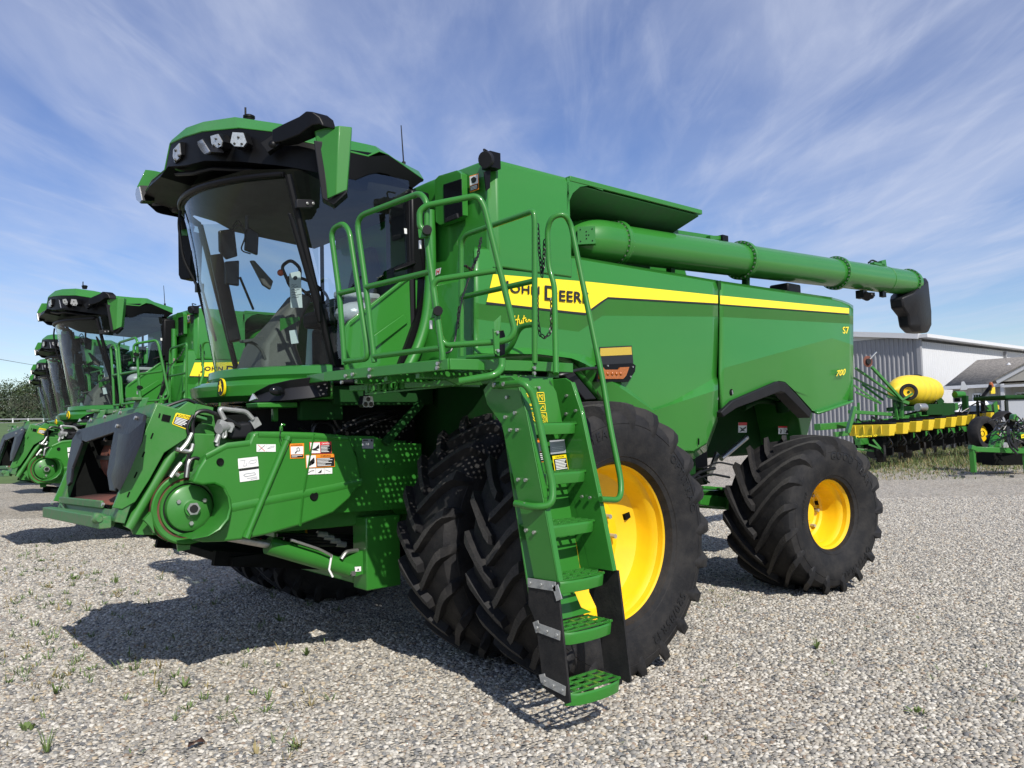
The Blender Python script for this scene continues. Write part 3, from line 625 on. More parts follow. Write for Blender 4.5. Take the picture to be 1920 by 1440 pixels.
def slab(px, y, name, m, th=.035, par=CAB, n=None):
    P = [T(x, yy, y=y) for x, yy in px]; mb = MB(); mb.prism(P, V((0,th,0))); return mb.build(name, m, par, bevel=.008)
slab([(411,432),(440,428),(446,480),(426,486),(412,470)], -.02, 'monitor', 'screen')
slab([(463,423),(486,438),(484,478),(460,468)], -.10, 'monitor', 'screen')
slab([(423,490),(449,488),(449,536),(424,532)], .0, 'monitor', 'screen')
slab([(470,488),(478,488),(513,527),(508,543),(494,534)], -.05, 'display_tablet', 'console_gray')
mb = MB(); mb.tube(fil([T(440,430,y=-.02), T(450,420,y=-.05), T(462,440,y=-.08), T(450,470,y=-.06), T(470,476,y=-.1)], .05), .006, 6); mb.tube([T(463,405,y=-.1), T(463,430,y=-.1)], .014, 8); mb.tube([T(450,520,y=0), T(475,580,y=.1)], .01, 8); mb.tube(fil([T(437,425,y=-.02),T(445,410,y=0),T(455,425,y=-.05)],.05), .006, 6); mb.build('monitor_cable', 'hose', CAB)
mb = MB(); mb.tube([(-1.02,.80,2.2),(-1.0,.80,2.72)], .02, 8); mb.bar(T(405,480,y=.45), T(440,640,y=.4), .16, .10); mb.build('right_pillar', 'black_plastic', CAB, bevel=.02)
mb = MB(); q = Quad(T(542,512,y=-.45), T(563,508,y=-.45), T(567,577,y=-.45), T(545,577,y=-.45)); mb.prism([q(.0,.03),q(.12,0),q(.9,0),q(1,.05),q(1,1),q(0,1)], q.n*.002, 0); q.shape(mb, [(.5+.2*math.cos(t), .17+.06*math.sin(t)) for t in [k*PI/5 for k in range(10)]], 1, .004)
for v, w in ((.36,.45),(.42,.6),(.50,.7),(.57,.45),(.64,.8),(.71,.6)): q.line(mb, [(.12,v),(.12+w*.3,v-.02),(.12+w*.5,v+.01),(.12+w,v-.01)], .003, 1, .004)
mb.build('hang_tag', ['paper', 'decal_black'], CAB)
mb = MB(); q = Quad(T(542,620,y=-.5), T(556,618,y=-.5), T(560,643,y=-.5), T(546,645,y=-.5)); q.rect(mb,0,0,1,1,0,.002); mb.build('paper_slip', 'paper', CAB)
mb = MB(); mb.add([T(525,597,y=-.4), T(561,594,y=-.4), T(562,600,y=-.4), T(525,621,y=-.4)], [(0,1,2,3)]); mb.build('floor_mat_edge', 'green_paint', CAB)
mb = MB(); mb.tube(fil([T(450,640,y=-.25), T(475,642,y=-.25), T(490,655,y=-.25), T(500,680,y=-.25)], .06), .012, 8); mb.bar(T(455,640,y=-.28), T(492,634,y=-.28), .03, .02); mb.build('pedal', 'console_gray', CAB)
# lamp on the far side of the cab seen through the glass, near the bright rear window edge
mb = MB(); mb.ball(T(600,452,y=.95), .05, 0, 8); mb.bar(T(594,440,y=.95), T(612,452,y=.95), .05, .09); mb.build('far_mirror_lamp', 'gray_plastic', CAB)
mb = MB(); mb.tube(fil([T(338,395,y=.35), T(335,420,y=.35), T(343,485,y=.35), T(372,540,y=.3), T(383,590,y=.3), T(402,630,y=.3)], .08), .013, 8); mb.tube([T(358,470,y=.35), T(380,545,y=.3), T(405,640,y=.3)], .010, 8); mb.obox(T(374,540,y=.28), V((.03,0,0)), V((0,.02,0)), V((0,0,.035))); mb.build('wiper_arm', 'black_plastic', CAB)
# side wiper/pillar bar along the left A pillar
mb = MB(); mb.loft([[p, p+V((w,-.01,0)), p+V((w,.02,0)), p+V((0,.02,0))] for p, w in ((T(540,398,y=-.93),.02), (T(544,412,y=-.93),.036), (T(572,510,y=-.93),.040), (T(588,565,y=-.93),.05), (T(596,605,y=-.93),.03))]); mb.build('pillar_cover', 'black_plastic', CAB, bevel=.012)
# green sill under the windshield with emblem and the black lamp housings
def bump(t, off, z): p = wsp(t, 0); n = V((-math.cos(t*.9), math.sin(t*.9)*.9, 0)); return V((p.x, p.y, z))+V((-off*math.cos(t*.95), off*math.sin(t*.95), 0))
ts = [-1.02+2.04*i/24 for i in range(25)]
mb = MB(); mb.loft([[bump(t,.015,2.20), bump(t,.05,2.19), bump(t,.055,2.135), bump(t,.03,2.10), bump(t,-.1,2.10)] for t in ts], smooth=True); mb.build('cab_sill', 'green_body', CAB, sharp=35)
mb = MB(); mb.loft([[bump(t,.00,2.115), bump(t,.05+.10*max(0,1-abs(t))**.7,2.095), bump(t,.07+.15*max(0,1-abs(t))**.7,2.06), bump(t,.07+.13*max(0,1-abs(t))**.7,1.985), bump(t,.05+.08*(1-abs(t)),1.945), bump(t,-.1,1.945)] for t in ts], smooth=True); BMP = mb.build('cab_bumper', 'green_body', CAB, sharp=28)
lh_ = [(464,746,752,-.52),(480,733,754,-.66),(505,720,753,-.80),(545,711,750,-.95),(585,706,746,-1.03),(614,703,741,-1.08)]
mb = MB(); rg = [[T(x,a_,y=yy)+V((.03,.05,0)), T(x,a_+1,y=yy), T(x,(a_*.6+b2*.4),y=yy)+V((.02,.03,0)), T(x,b2,y=yy), T(x,b2,y=yy)+V((.1,.14,0)), T(x,a_,y=yy)+V((.1,.14,0))] for x,a_,b2,yy in lh_]; mb.loft(rg, smooth=False); mb.build('bumper_lamp_housing', 'gray_plastic', CAB, bevel=.006)
mb = MB(); mb.loft([[V((p.x,-p.y,p.z)) for p in r_] for r_ in rg], smooth=False); mb.build('bumper_lamp_housing', 'gray_plastic', CAB, bevel=.006)
mb = MB(); mb.ball(T(520,733,y=-.90), .05, 0, 7, 1.2, .5, .7); mb.build('bumper_lamp', 'screen', CAB)
mb = MB(); q = Quad(T(466,746,y=-.66), T(478,738,y=-.70), T(484,748,y=-.72), T(470,753,y=-.68)); mb.prism([q(0,1),q(.9,0),q(1,1)], q.n*.02); mb.build('bumper_reflector', 'lens', CAB)
c = T(422,727,y=-.34); n_ = V((-.93,-.36,.1)).normalized(); u_ = V((.36,-.93,0)).normalized(); w_ = n_.cross(u_)*-1
mb = MB(); ov = [(math.cos(t)*.034, math.sin(t)*.064) for t in [k*PI/12 for k in range(24)]]
w_ = V((0,0,1))
mb.prism([c+u_*a+w_*b+n_*.02 for a, b in ov], n_*.02, 0); mb.prism([c+u_*a*.90+w_*b*.95+n_*.04 for a, b in ov], n_*.003, 1)
deer = [(-.018,-.035),(-.012,-.005),(-.016,.012),(-.005,.022),(-.008,.045),(-.002,.03),(.004,.05),(.004,.028),(.012,.02),(.006,.012),(.012,-.004),(.016,-.035),(.010,-.034),(.006,-.010),(-.006,-.012),(-.012,-.036)]
mb.prism([c+u_*a*1.0+w_*b*.95+n_*.044 for a, b in deer], n_*.002, 0); mb.build('emblem', ['decal_yellow', 'decal_black'], CAB)

# ---------------------------------------------------------------- roof
AP = [(795,336,-.94),(728,289,-.96),(711,283,-.97),(690,292,-.97),(668,287,-.97),(603,272,-.95),(556,262,-.86),(521,247,-.78),(447,239,-.55),(378,246,-.25),(345,256,-.02),(317,269,.22)]
BP = [(786,321,-.80),(727,291,-.80),(705,274,-.80),(688,270,-.80),(664,265,-.80),(600,250,-.78),(560,240,-.70),(527,232,-.62),(440,219,-.40),(381,228,-.12),(349,239,.06),(322,262,.22)]
A = [T(x,y,y=yy) for x,y,yy in AP]+[V((-2.09,.30,3.80)),V((-2.10,.60,3.79)),V((-2.06,.93,3.765)),V((-1.36,.97,3.79)),V((-.45,.95,3.74))]
B = [T(x,y,y=yy) for x,y,yy in BP]+[V((-1.97,.32,3.90)),V((-1.95,.58,3.87)),V((-1.88,.78,3.85)),V((-1.30,.80,3.88)),V((-.55,.78,3.83))]
Cc = [p+(V((-.95,0,p.z))-p)*.35+V((0,0,.012)) for p in B]
mb = MB(); n = len(A); vs = A+B+Cc; fs = [(i, (i+1) % n, n+(i+1) % n, n+i) for i in range(n)]+[(n+i, n+(i+1) % n, 2*n+(i+1) % n, 2*n+i) for i in range(n)]+[[2*n+i for i in range(n)]]
A2 = [(x*.985, y*.985, z-.015) for x, y, z in A]; fs += [[3*n+i for i in range(n)][::-1]]; vs += A2; fs += [(i, 3*n+i, 3*n+(i+1) % n, (i+1) % n) for i in range(n)]
mb.add(vs, fs, 0, True); RF = mb.build('cab_roof', 'green_paint', CB, sharp=14, bevel=.006)
# black underside ring and visor
DP = [(774,353,-.90),(728,327,-.92),(711,323,-.93),(690,327,-.93),(666,337,-.93),(603,325,-.93),(556,315,-.86),(521,310,-.76),(452,303,-.55),(385,301,-.25),(347,310,-.02),(315,312,.22)]
Dk = [tuple(T(x,y,y=yy)) for x,y,yy in DP]+[(-2.11,.32,3.745),(-2.11,.60,3.735),(-2.07,.93,3.71),(-1.36,.93,3.60),(-.47,.90,3.58)]
De = [(x*.90+.02, y*.90, z-.04) for x, y, z in Dk]
mb = MB(); mb.loft([[V((a*.995, b*.995, c-.004)) for a, b, c in A], [V(p) for p in Dk], [V(p) for p in De]], smooth=True); mb.build('roof_fascia', 'black_plastic', RF, sharp=25)
mb = MB(); mb.tube([V((p[0]*.97,p[1]*.97,p[2]-.05)) for p in Dk[7:12]], .018, 8); mb.tube([wsp(-1+2*t/16,1.0)+V((-.02,0,.0)) for t in range(17)], .022, 10); mb.build('visor_lip', 'black_plastic', RF)
def lamp(px, c_px, y, n_, name='headlight', led=True):
    p0 = T(*c_px, y=y); n_ = V(n_).normalized(); P = [TN(x, yy, p0, n_) for x, yy in px]; ctr = sum(P, V((0,0,0)))/len(P)
    mb = MB(); mb.prism([ctr+(p-ctr)*1.14-n_*.08 for p in P], n_*.09, 1); mb.prism([p+n_*.01 for p in P], n_*.008, 0)
    if led:
        e1 = (P[1]-P[0])*.5; e2 = (P[-2]-P[0])*.5
        u = (P[1]-P[0]).normalized(); v = n_.cross(u); 
        if v.z > 0: v = -v
        s = (P[1]-P[0]).length
        for a, b in ((0,-.26),(-.34,.30),(.34,.30)): mb.lathe([(0,.012),(.09*s,.012),(.11*s,.006),(.12*s,0)], ctr+u*a*s+v*b*s+n_*.014, n_, 12, 2)
    mb.build(name, ['lens', 'black_plastic', 'chip'], RF)
lamp([(438,249),(458,250),(464,268),(458,276),(441,275),(434,268)], (448,262), -.65, (-.72,-.68,-.12))
lamp([(398,256),(412,252),(420,266),(418,275),(407,280),(400,270)], (408,266), -.46, (-.92,-.38,-.12))
lamp([(373,267),(383,262),(397,284),(396,286),(388,289),(381,282)], (385,275), -.34, (-.95,.15,-.1), led=False)
lamp([(329,281),(340,269),(342,290),(340,297),(331,305),(328,293)], (335,287), .05, (-.98,-.10,-.1))
lamp([(259,355),(265,350),(270,375),(266,380),(260,375),(258,365)], (264,366), .95, (-.95,.1,-.1), led=False)
mb = MB(); c = V((-1.42,-.33,4.06)); c = T(467,218,y=-.30); mb.lathe([(0,-.05),(.035,-.05),(.04,-.02),(.045,-.015),(.045,.0),(.03,.008),(0,.008)], c, (0,0,1), 24, 0); mb.tube([c+V((-.02,.02,0)), c+V((-.02,.02,.07))], .008, 8); mb.build('antenna_base', 'black_plastic', RF)
mb = MB(); b0 = T(757,308,y=-.75); mb.tube([b0+V((0,0,-.12)), b0+V((0,0,.02))], .016, 8); mb.tube([b0, T(752,235,y=-.75)], [.006,.004], 6); mb.build('antenna', 'black_plastic', RF)
mb = MB(); mb.prism([T(255,352,y=1.05), T(272,317,y=1.05), T(292,320,y=1.05), T(291,336,y=1.05), T(270,358,y=1.05)], (.30,.05,0)); mb.build('roof_wing', 'green_paint', RF, bevel=.01)
mb = MB(); mb.prism([T(256,352,y=1.02), T(270,358,y=1.02), T(290,372,y=1.02), T(318,382,y=1.0), T(306,403,y=1.0), T(292,398,y=1.0), T(272,380,y=1.02)], (.25,.05,0)); mb.lathe([(0,0),(.09,0),(.12,.03),(.12,.2),(0,.2)], T(322,372,y=.9), (1,.2,0), 20); mb.build('roof_wing_lamp', 'black_plastic', RF, bevel=.01)
mb = MB(); mb.prism([T(297,347,y=.6), T(318,334,y=.6), T(333,337,y=.6), T(317,351,y=.6)], (0,0,-.01)); mb.build('roof_hatch', 'dark_green_shade', RF)

# ---------------------------------------------------------------- mirrors
def pt(px, py, y): return T(px, py, y=y)
def mirror_left():
    mb = MB()
    top = [pt(589,243,-1.12), pt(636,235,-1.24), pt(660,238,-1.27)]; bot = [pt(613,374,-1.12), pt(629,366,-1.22), pt(651,356,-1.25)]
    back = V((.065,.115,.0))
    rt = [top[0]+back*.55, top[0], top[1], top[2], top[2]+back]; rb = [bot[0]+back*.5, bot[0], bot[1], bot[2], bot[2]+back]
    mb.loft([rt, rb], 0); lo = [p+V((.04,0,-.06)) for p in rb]; o = mb.build('mirror', 'green_paint', CB, bevel=.006)
    mb = MB(); mb.prism([pt(588,263,-1.135), pt(605,265,-1.16), pt(614,374,-1.145), pt(629,366,-1.24), pt(651,355,-1.26), pt(651,362,-1.26), pt(626,384,-1.20), pt(604,372,-1.13)], (.06,.10,0)); mb.build('mirror_housing', 'gray_plastic', o, bevel=.006)
    mb = MB(); k0 = [(521,247,-.86),(523,270,-.86)]
    def sec(x, yt, yb, y, w): a, b = pt(x,yt,y), pt(x,yb,y); return [a+V((-w,0,0)), b+V((-w,0,0)), b+V((w,0,0)), a+V((w,0,0))]
    mb.loft([sec(522,246,272,-.86,.05), sec(545,236,268,-.95,.06), sec(575,222,256,-1.06,.06), sec(588,212,246,-1.12,.06), sec(600,213,238,-1.17,.06), sec(612,222,236,-1.2,.055), sec(617,235,240,-1.22,.05)]); mb.build('mirror_arm', 'black_plastic', o, bevel=.014, seg=3)
    mb = MB(); mb.ball(pt(512,272,-.85), .035, 0, 7); mb.bar(pt(498,280,-.8), pt(525,262,-.86), .08, .08); mb.build('mirror_pivot', 'black_plastic', o)
mirror_left()
mb = MB(); mb.prism([pt(333,432,1.25), pt(338,430,1.25), pt(357,432,1.2), pt(360,452,1.2), pt(357,522,1.2), pt(338,524,1.25), pt(334,515,1.25)], (.12,.06,0)); MR = mb.build('mirror', 'gray_plastic', CB, bevel=.01)
mb = MB(); mb.tube(fil([pt(336,350,1.15), pt(337,398,1.2), pt(345,430,1.22)], .05), .028, 8); mb.bar(pt(343,345,1.1), pt(347,402,1.15), .07, .05); mb.tube(fil([pt(350,405,1.1), pt(362,425,1.15), pt(356,440,1.2)], .03), .02, 8); mb.build('mirror_arm', 'black_plastic', MR)
mb = MB(); mb.prism([pt(342,429,1.24), pt(356,429,1.2), pt(356,442,1.2), pt(343,442,1.24)], (-.02,0,0)); mb.build('mirror_cap', 'green_paint', MR)
# ---------------------------------------------------------------- platform, rails, ladder
PA, PB, PC = V((-1.523,-1.264,2.11)), V((-1.383,-2.48,2.11)), V((-.80,-2.56,2.11))
mb = MB()
deckp = [(-1.50,-1.0),(-1.36,-2.46),(-.80,-2.54),(-.45,-2.54),(-.45,-1.0)]
def inside(x, y):
    c = False; n = len(deckp)
    for i in range(n):
        (x0,y0),(x1,y1) = deckp[i], deckp[(i+1) % n]
        if (y0 > y) != (y1 > y) and x < (x1-x0)*(y-y0)/(y1-y0)+x0: c = not c
    return c
st_ = .046; row = 0; yy = -2.54
while yy < -1.0:                               # punched tread plate with real holes
    xx = -1.5; kx = 0
    while xx < -.45:
        if inside(xx+st_/2, yy+st_/2):
            x1, y1 = xx+st_, yy+st_; cx, cy = xx+st_/2, yy+st_/2; big = (row % 2 == 0 and kx % 4 == (0 if row % 4 == 0 else 2))
            near = (row % 2 == 0 and kx % 2 == 0 and not big)
            r = .019 if big else (.008 if not near else .0075)
            vo = [(xx,yy),(cx,yy),(x1,yy),(x1,cy),(x1,y1),(cx,y1),(xx,y1),(xx,cy)]
            vi = [(cx+r*math.cos(R(225+45*k))*(1 if big else 1.15), cy+r*math.sin(R(225+45*k))*(1 if big else 1.15)) for k in range(8)]
            mb.add([(x,y,2.09) for x, y in vo+vi], [(k, (k+1) % 8, 8+(k+1) % 8, 8+k) for k in range(8)])
        xx += st_; kx += 1
    yy += st_; row += 1
PL = mb.build('platform', 'green_dusty', CB, recalc=False)
mb = MB(); u = V((0,0,-.03))
mb.bar(PA+u, PB+u, .02, .065); mb.bar(PB+u, PC+u, .02, .065); mb.bar(PC+u, V((-.45,-2.54,2.08)), .02, .06); mb.bar(PA+u, V((-1.5,-.95,2.08)), .02, .06)
for t in (.25,.5,.75): mb.bar(PA.lerp(PB,t)+V((.02,0,-.07)), V((-.45,PA.lerp(PB,t).y,2.03)), .04, .05)
mb.bar(V((-1.35,-1.3,2.0)), V((-.95,-2.45,2.0)), .05, .04); mb.build('platform_beam', 'green_paint', PL, bevel=.004)
mb = MB(); a0, b0 = T(690,722,y=-1.55), T(905,700,y=-2.2)
for k in range(20):
    p = a0.lerp(b0, k/19); mb.box(p.x-.006, p.x+.006, p.y+.0, p.y+.03, p.z-.05, p.z)
mb.bar(a0+V((0,.03,0)), b0+V((0,.03,0)), .03, .01); mb.bar(a0+V((0,.03,-.06)), b0+V((0,.03,-.06)), .03, .01); mb.build('platform_grille', 'green_dusty', PL)
mb = MB()
for x, y in ((652,705),(645,717),(665,702),(697,693),(697,706),(825,682),(824,690)): p = TV(x, y, PA, PB); mb.bolt(p+V((-.012,-.004,0)), (-1,-.1,0), .012, .014)
for x, y in ((1000,690),(1000,700)): mb.bolt(T(x, y, y=-2.575), (0,-1,0), .012, .014)
mb.build('platform_bolt', 'steel', PL)
RR = .0183
def rail(name, paths, fn, r=RR, rad=.10):
    mb = MB()
    for p in paths: mb.tube(fil([fn(x, y) if not isinstance(x, V) else x for x, y in p], rad), r, 12)
    return mb.build(name, 'green_paint', PL)
z3 = lambda L: [(580+x/3.2, 340+y/3.2) for x, y in L]
ab = lambda x, y: TV(x, y, PA, PB)
rail('railing', [z3([(210,1100),(205,1000),(180,680),(128,290),(205,250),(240,300),(345,985),(350,1065),(215,1080)]), z3([(180,672),(282,648)])], ab, rad=.09)
rail('railing', [z3([(390,1085),(340,640),(280,215),(665,70),(705,120),(703,330),(720,470),(745,640),(800,1040),(800,1075)]), z3([(340,635),(738,540)]), z3([(392,1050),(640,1018),(785,1000)])], ab, rad=.10)
G1, G2 = TV(815, 585, PA, PB), V((-1.10,-2.72,2.3))
gt = lambda x, y: TV(x, y, G1, G2)
rail('gate', [z3([(690,300),(662,270),(660,180),(700,145),(1010,85),(1050,150),(1232,895),(1205,945),(1145,962),(815,985),(782,930),(738,625),(765,590),(1120,535)])], gt, rad=.09)
cx_ = lambda x, y: T(x, y, x=-.80)
rail('railing', [z3([(912,1050),(912,330),(1345,178),(1352,230),(1352,1090)]), z3([(915,695),(1345,598)]), z3([(1345,858),(1262,868),(1215,990),(1150,1045),(950,1058)])], cx_, rad=.09)
mb = MB(); q = Quad(T(923,617,y=-2.66), T(934,618,y=-2.66), T(934,668,y=-2.66), T(926,668,y=-2.66)); mb.prism([q(0,0),q(1,.1),q(1,1),q(0,.9)], q.n*.012, 0); mb.prism([T(935,622,y=-2.60), T(944,619,y=-2.60), T(947,628,y=-2.60), T(947,664,y=-2.60), T(938,668,y=-2.60)], (0,.05,0), 1)
for v in (.12,.8): mb.bolt(q(.5,v,.012), q.n, .01, .012, 2)
mb.build('gate_latch', ['green_paint', 'black_plastic', 'steel'], PL)
mb = MB()
for x, y in ((800,435),(820,585)): p = gt(x, y); mb.tube([p+V((.03,0.05,0)), p+V((-.03,-.05,0))], .028, 12, 1); mb.bar(gt(x-14,y+4), gt(x+4,y+1), .03, .05, mi=0); mb.bolt(gt(x-12,y+16), (0,0,-1), .01, .05, 2)
mb.build('gate_hinge', ['green_paint', 'black_plastic', 'steel'], PL)
mb = MB(); mb.tube(fil([T(941,672,y=-2.64), T(941,690,y=-2.64), T(928,704,y=-2.66), T(862,715,y=-2.5)], .06), .022, 12); mb.prism([T(838,712,y=-2.4), T(868,706,y=-2.45), T(900,712,y=-2.5), T(905,722,y=-2.5), T(860,722,y=-2.4)], (0,.02,0)); mb.build('gate_stay', 'green_paint', PL)
rail('handrail', [z3([(1480,1155),(1470,620),(1437,520),(1428,290),(1452,215),(1530,192),(1570,260),(1650,660),(1758,1180)])+[(1144,800),(1165,905),(1163,938),(1126,936)]], lambda x, y: T(x, y, x=-.50) if y < 690 and x < 1050 else T(x, y, y=-2.50-.42*max(0,(y-430))/510), rad=.09)
mb = MB(); mb.prism([T(1028,708,y=-2.5), T(1030,690,y=-2.5), T(1036,690,y=-2.5), T(1042,697,y=-2.5), T(1049,689,y=-2.5), T(1048,708,y=-2.5)], (0,.015,0)); mb.build('handrail_foot', 'green_paint', PL)
# chains
def chain(pts, name):
    P = [V(p) for p in pts]; L = sum((P[i+1]-P[i]).length for i in range(len(P)-1)); n = int(L/.032); mb = MB(); d = 0
    for k in range(n):
        s = (k+.5)/n*L; i = 0
        while i < len(P)-2 and s > (P[i+1]-P[i]).length: s -= (P[i+1]-P[i]).length; i += 1
        e = (P[i+1]-P[i]).normalized(); c = P[i]+e*s; o = e.orthogonal().normalized(); w = e.cross(o); a = (o+w if k % 2 else o-w).normalized()
        mb.tube([c+e*.022*math.cos(t)+a*.010*math.sin(t) for t in [j*PI/4 for j in range(8)]], .0042, 5, closed=True)
    mb.build(name, 'chain_metal', PL)
cy = lambda x, y, yy=-2.3: T(x, y, y=yy)
chain([cy(1008,420), cy(1011,470), cy(1016,515), cy(1019,500), cy(1021,450)], 'chain')
chain([cy(1007,545), cy(1008,600), cy(1012,625), cy(1021,634), cy(1031,625), cy(1034,610), cy(1034,560)], 'chain')
chain([T(902,446,y=-1.75), T(896,480,y=-1.85), T(884,506,y=-2.0), T(872,498,y=-2.1)], 'chain')
mb = MB(); mb.tube([T(884,508,y=-2.0), T(866,560,y=-2.05), T(860,600,y=-2.05)], .006, 6); mb.tube(fil([T(858,600,y=-2.05), T(853,640,y=-2.05), T(845,660,y=-2.05), T(835,662,y=-2.05)], .05), .006, 6); mb.build('cable', 'hose', PL)
chain([T(861,575,y=-2.05), T(858,615,y=-2.05)], 'chain')

# ladder
LX0, LX1 = -1.05, -.605
steps = [(1.730,-2.737),(1.442,-2.806),(1.150,-2.866),(.851,-2.934),(.582,-2.985),(.268,-3.035)]
mb = MB(); lx = lambda x, y: T(x, y, x=LX0)
outl = [lx(x, y) for x, y in ((906,731),(922,710),(958,706),(969,714),(986,770),(1018,935),(1046,1092),(1001,1084),(986,1010),(958,875),(944,812),(940,795),(913,758))]
mb.prism(outl, (.012,0,0)); 
fr = [(T(x,y,x=LX0)) for x, y in ((969,714),(986,770),(1018,935),(1046,1092))]
for a_, b2 in zip(fr[:-1], fr[1:]): mb.prism([a_, b2, b2+V((.045,0,0)), a_+V((.045,0,0))], (0,.012,0))
off = V((LX1-LX0,0,0)); inr = [p+off for p in outl]; mb.prism(inr, (.012,0,0)); mb.prism([V((LX1+.001,-2.60,1.95)), V((LX1+.001,-2.50,1.95)), V((LX1+.001,-2.53,1.73)), V((LX1+.001,-2.735,.75)), V((LX1+.001,-2.86,.85)), V((LX1+.001,-2.70,1.6))], (.010,0,0))
for a_, b2 in zip(fr[:-1], fr[1:]): mb.prism([a_+off+V((.012,0,0)), b2+off+V((.012,0,0)), b2+off+V((.034,0,0)), a_+off+V((.034,0,0))], (0,.012,0))
LD = mb.build('ladder', 'green_paint', CB, bevel=.003)
def tread(i, z, y0, deep, wide):
    mb = MB(); x0, x1 = LX0+.014, LX1-.002
    if wide: pass
    h = .068; cx = (x0+x1)/2; fr = []
    for k in range(9):
        t = k/8; bow = (.035 if i >= 3 else .012)*(1-(2*t-1)**2); fr.append((x0+(x1-x0)*t, y0-bow+ (.03 if k in (0, 8) else 0)))
    mb.loft([[V((x,y,z)), V((x,y-.006,z-.012)), V((x,y+.002,z-h)), V((x,y+.012,z-h)), V((x,y+.012,z-.012))] for x, y in fr])
    yb = y0+deep; nx = 5; 
    for r_ in range(3):                         # serrated slots
        ya = y0+.02+r_*(deep-.03)/3; yc_ = ya+(deep-.03)/3
        mb.box(x0, x1, yc_-.014, yc_, z-.012, z)
        for k in range(nx+1):
            xk = x0+(x1-x0)*k/nx; mb.box(max(x0,xk-.010), min(x1,xk+.010), ya, yc_-.0145, z-.0115, z-.0005)
        for k in range(34):
            xk = x0+.01+(x1-x0-.02)*k/33; mb.box(xk-.003, xk+.003, yc_-.012, yc_-.004, z, z+.005)
    mb.box(x0, x1, y0+.012, y0+.022, z-.012, z)
    for k in range(34):
        xk = x0+.01+(x1-x0-.02)*k/33; mb.box(xk-.003, xk+.003, y0+.010, y0+.018, z, z+.005)
    mb.build('tread', 'green_paint', LD, bevel=.002, seg=1)
for i, (z, y) in enumerate(steps): tread(i, z, y, .20 if i < 4 else .22, False)
mb = MB()                                         # riser sheets behind the steps
bk = [(2.02,-2.52),(1.80,-2.545),(1.73,-2.54),(.75,-2.735)]
mb.prism([V((LX0+.012,y,z)) for z, y in bk]+[V((LX0+.012,y+.008,z)) for z, y in bk[::-1]], (LX1-LX0-.012,0,0)); 
mb.prism([(LX0+.012,-2.80,.60),(LX0+.012,-2.76,.78),(LX0+.30,-2.76,.78),(LX0+.34,-2.775,.72),(LX0+.36,-2.80,.64),(LX0+.44,-2.81,.60)], (0,.008,0))
hood = [(976,722),(1040,712),(1052,722),(1064,760),(1072,800),(990,806)]
mb.build('riser_sheet', 'green_paint', LD)
mb = MB(); mb.prism([T(x, y, y=-2.66) for x, y in ((968,716),(1030,711),(1043,735),(1050,770),(1055,797),(990,803))], (0,.02,.0)); RS = mb.build('top_riser', 'green_paint', LD)
mb = MB(); q = Quad(T(981,736,y=-2.662), T(1021,736,y=-2.662), T(1027,797,y=-2.662), T(987,797,y=-2.662))
L_ = .0045
def bx(u0, v0, u1, v1): q.line(mb, [(u0,v0),(u1,v0),(u1,v1),(u0,v1),(u0,v0)], L_, 0, .003)
q.rect(mb, 0,.02,.36,.14,0,.002); q.text(mb, 'XX', .05,.04,.31,.12,1,.004, bold=.02); bx(.62,0,.95,.28); q.line(mb, [(.66,.25),(.72,.05),(.86,.24),(.90,.06),(.70,.12)], L_, 0, .003)
bx(0,.36,.42,.40); bx(0,.50,.45,.62); q.line(mb, [(.02,.98),(.2,.55),(.5,.95),(.12,.66),(.42,.62),(.05,.9)], L_, 0, .003); bx(.62,.34,.95,.56); q.line(mb, [(.70,.52),(.86,.40),(.90,.52)], L_, 0, .003); bx(.55,.62,.98,.98)
for r_ in (.06,.12,.17): q.line(mb, [(.76+r_*1.1*math.cos(t), .82+r_*.8*math.sin(t)) for t in [k*PI/6 for k in range(13)]], L_*.8, 0, .003)
mb.build('instruction_decal', ['decal_yellow', 'decal_black'], LD)
mb = MB(); yb = -2.625
q = Quad(T(994,822,y=yb), T(1016,822,y=yb), T(1020,866,y=yb), T(999,868,y=yb)); q.rect(mb,0,0,1,1,0,.002); q.rect(mb,0,0,1,.15,3,.004); q.rect(mb,0,.18,1,.55,2,.004); q.rect(mb,.02,.58,.98,.97,1,.004)
for v in (.63,.70,.78,.86): q.rect(mb,.1,v,.9,v+.03,4,.005)
mb.build('warning_sticker', ['decal_orange','decal_black','decal_gray','decal_orange','decal_white','decal_yellow'], LD); mb = MB()
q = Quad(T(1030,826,y=yb), T(1058,824,y=yb), T(1061,849,y=yb), T(1032,852,y=yb)); q.rect(mb,0,0,1,1,2,.002)
for v in (.5,.62,.74): q.rect(mb,.1,v,.85,v+.03,4,.004)
mb.build('warning_sticker', ['decal_orange','decal_black','decal_gray','decal_orange','decal_white','decal_yellow'], LD); mb = MB()
q = Quad(T(1035,855,y=yb-.012), T(1061,852,y=yb-.012), T(1066,882,y=yb-.012), T(1040,886,y=yb-.012)); q.rect(mb,0,0,1,1,5,.002); q.rect(mb,.05,.2,.95,.95,1,.004); q.text(mb,'CAUTION',.2,.04,.8,.15,1,.004)
for k in range(7): q.rect(mb,.12,.26+.09*k,.9-.06*(k % 3),.31+.09*k,4,.005)
mb.build('warning_sticker', ['decal_orange','decal_black','decal_gray','decal_orange','decal_white','decal_yellow'], LD)
mb = MB()
for x, y in ((952,745),(967,774),(949,782),(958,806),(971,806),(973,899),(987,900),(988,994),(1003,998)): mb.bolt(lx(x, y), (-1,0,0), .011, .014)
for x, y in ((1063,742),(1062,776),(1080,770)): mb.bolt(T(x, y, x=LX1), (-1,0,0), .010, .012)
for x, y in ((1092,931),(1107,933)): mb.bolt(T(x, y, x=LX1-.01), (-1,0,0), .010, .012)
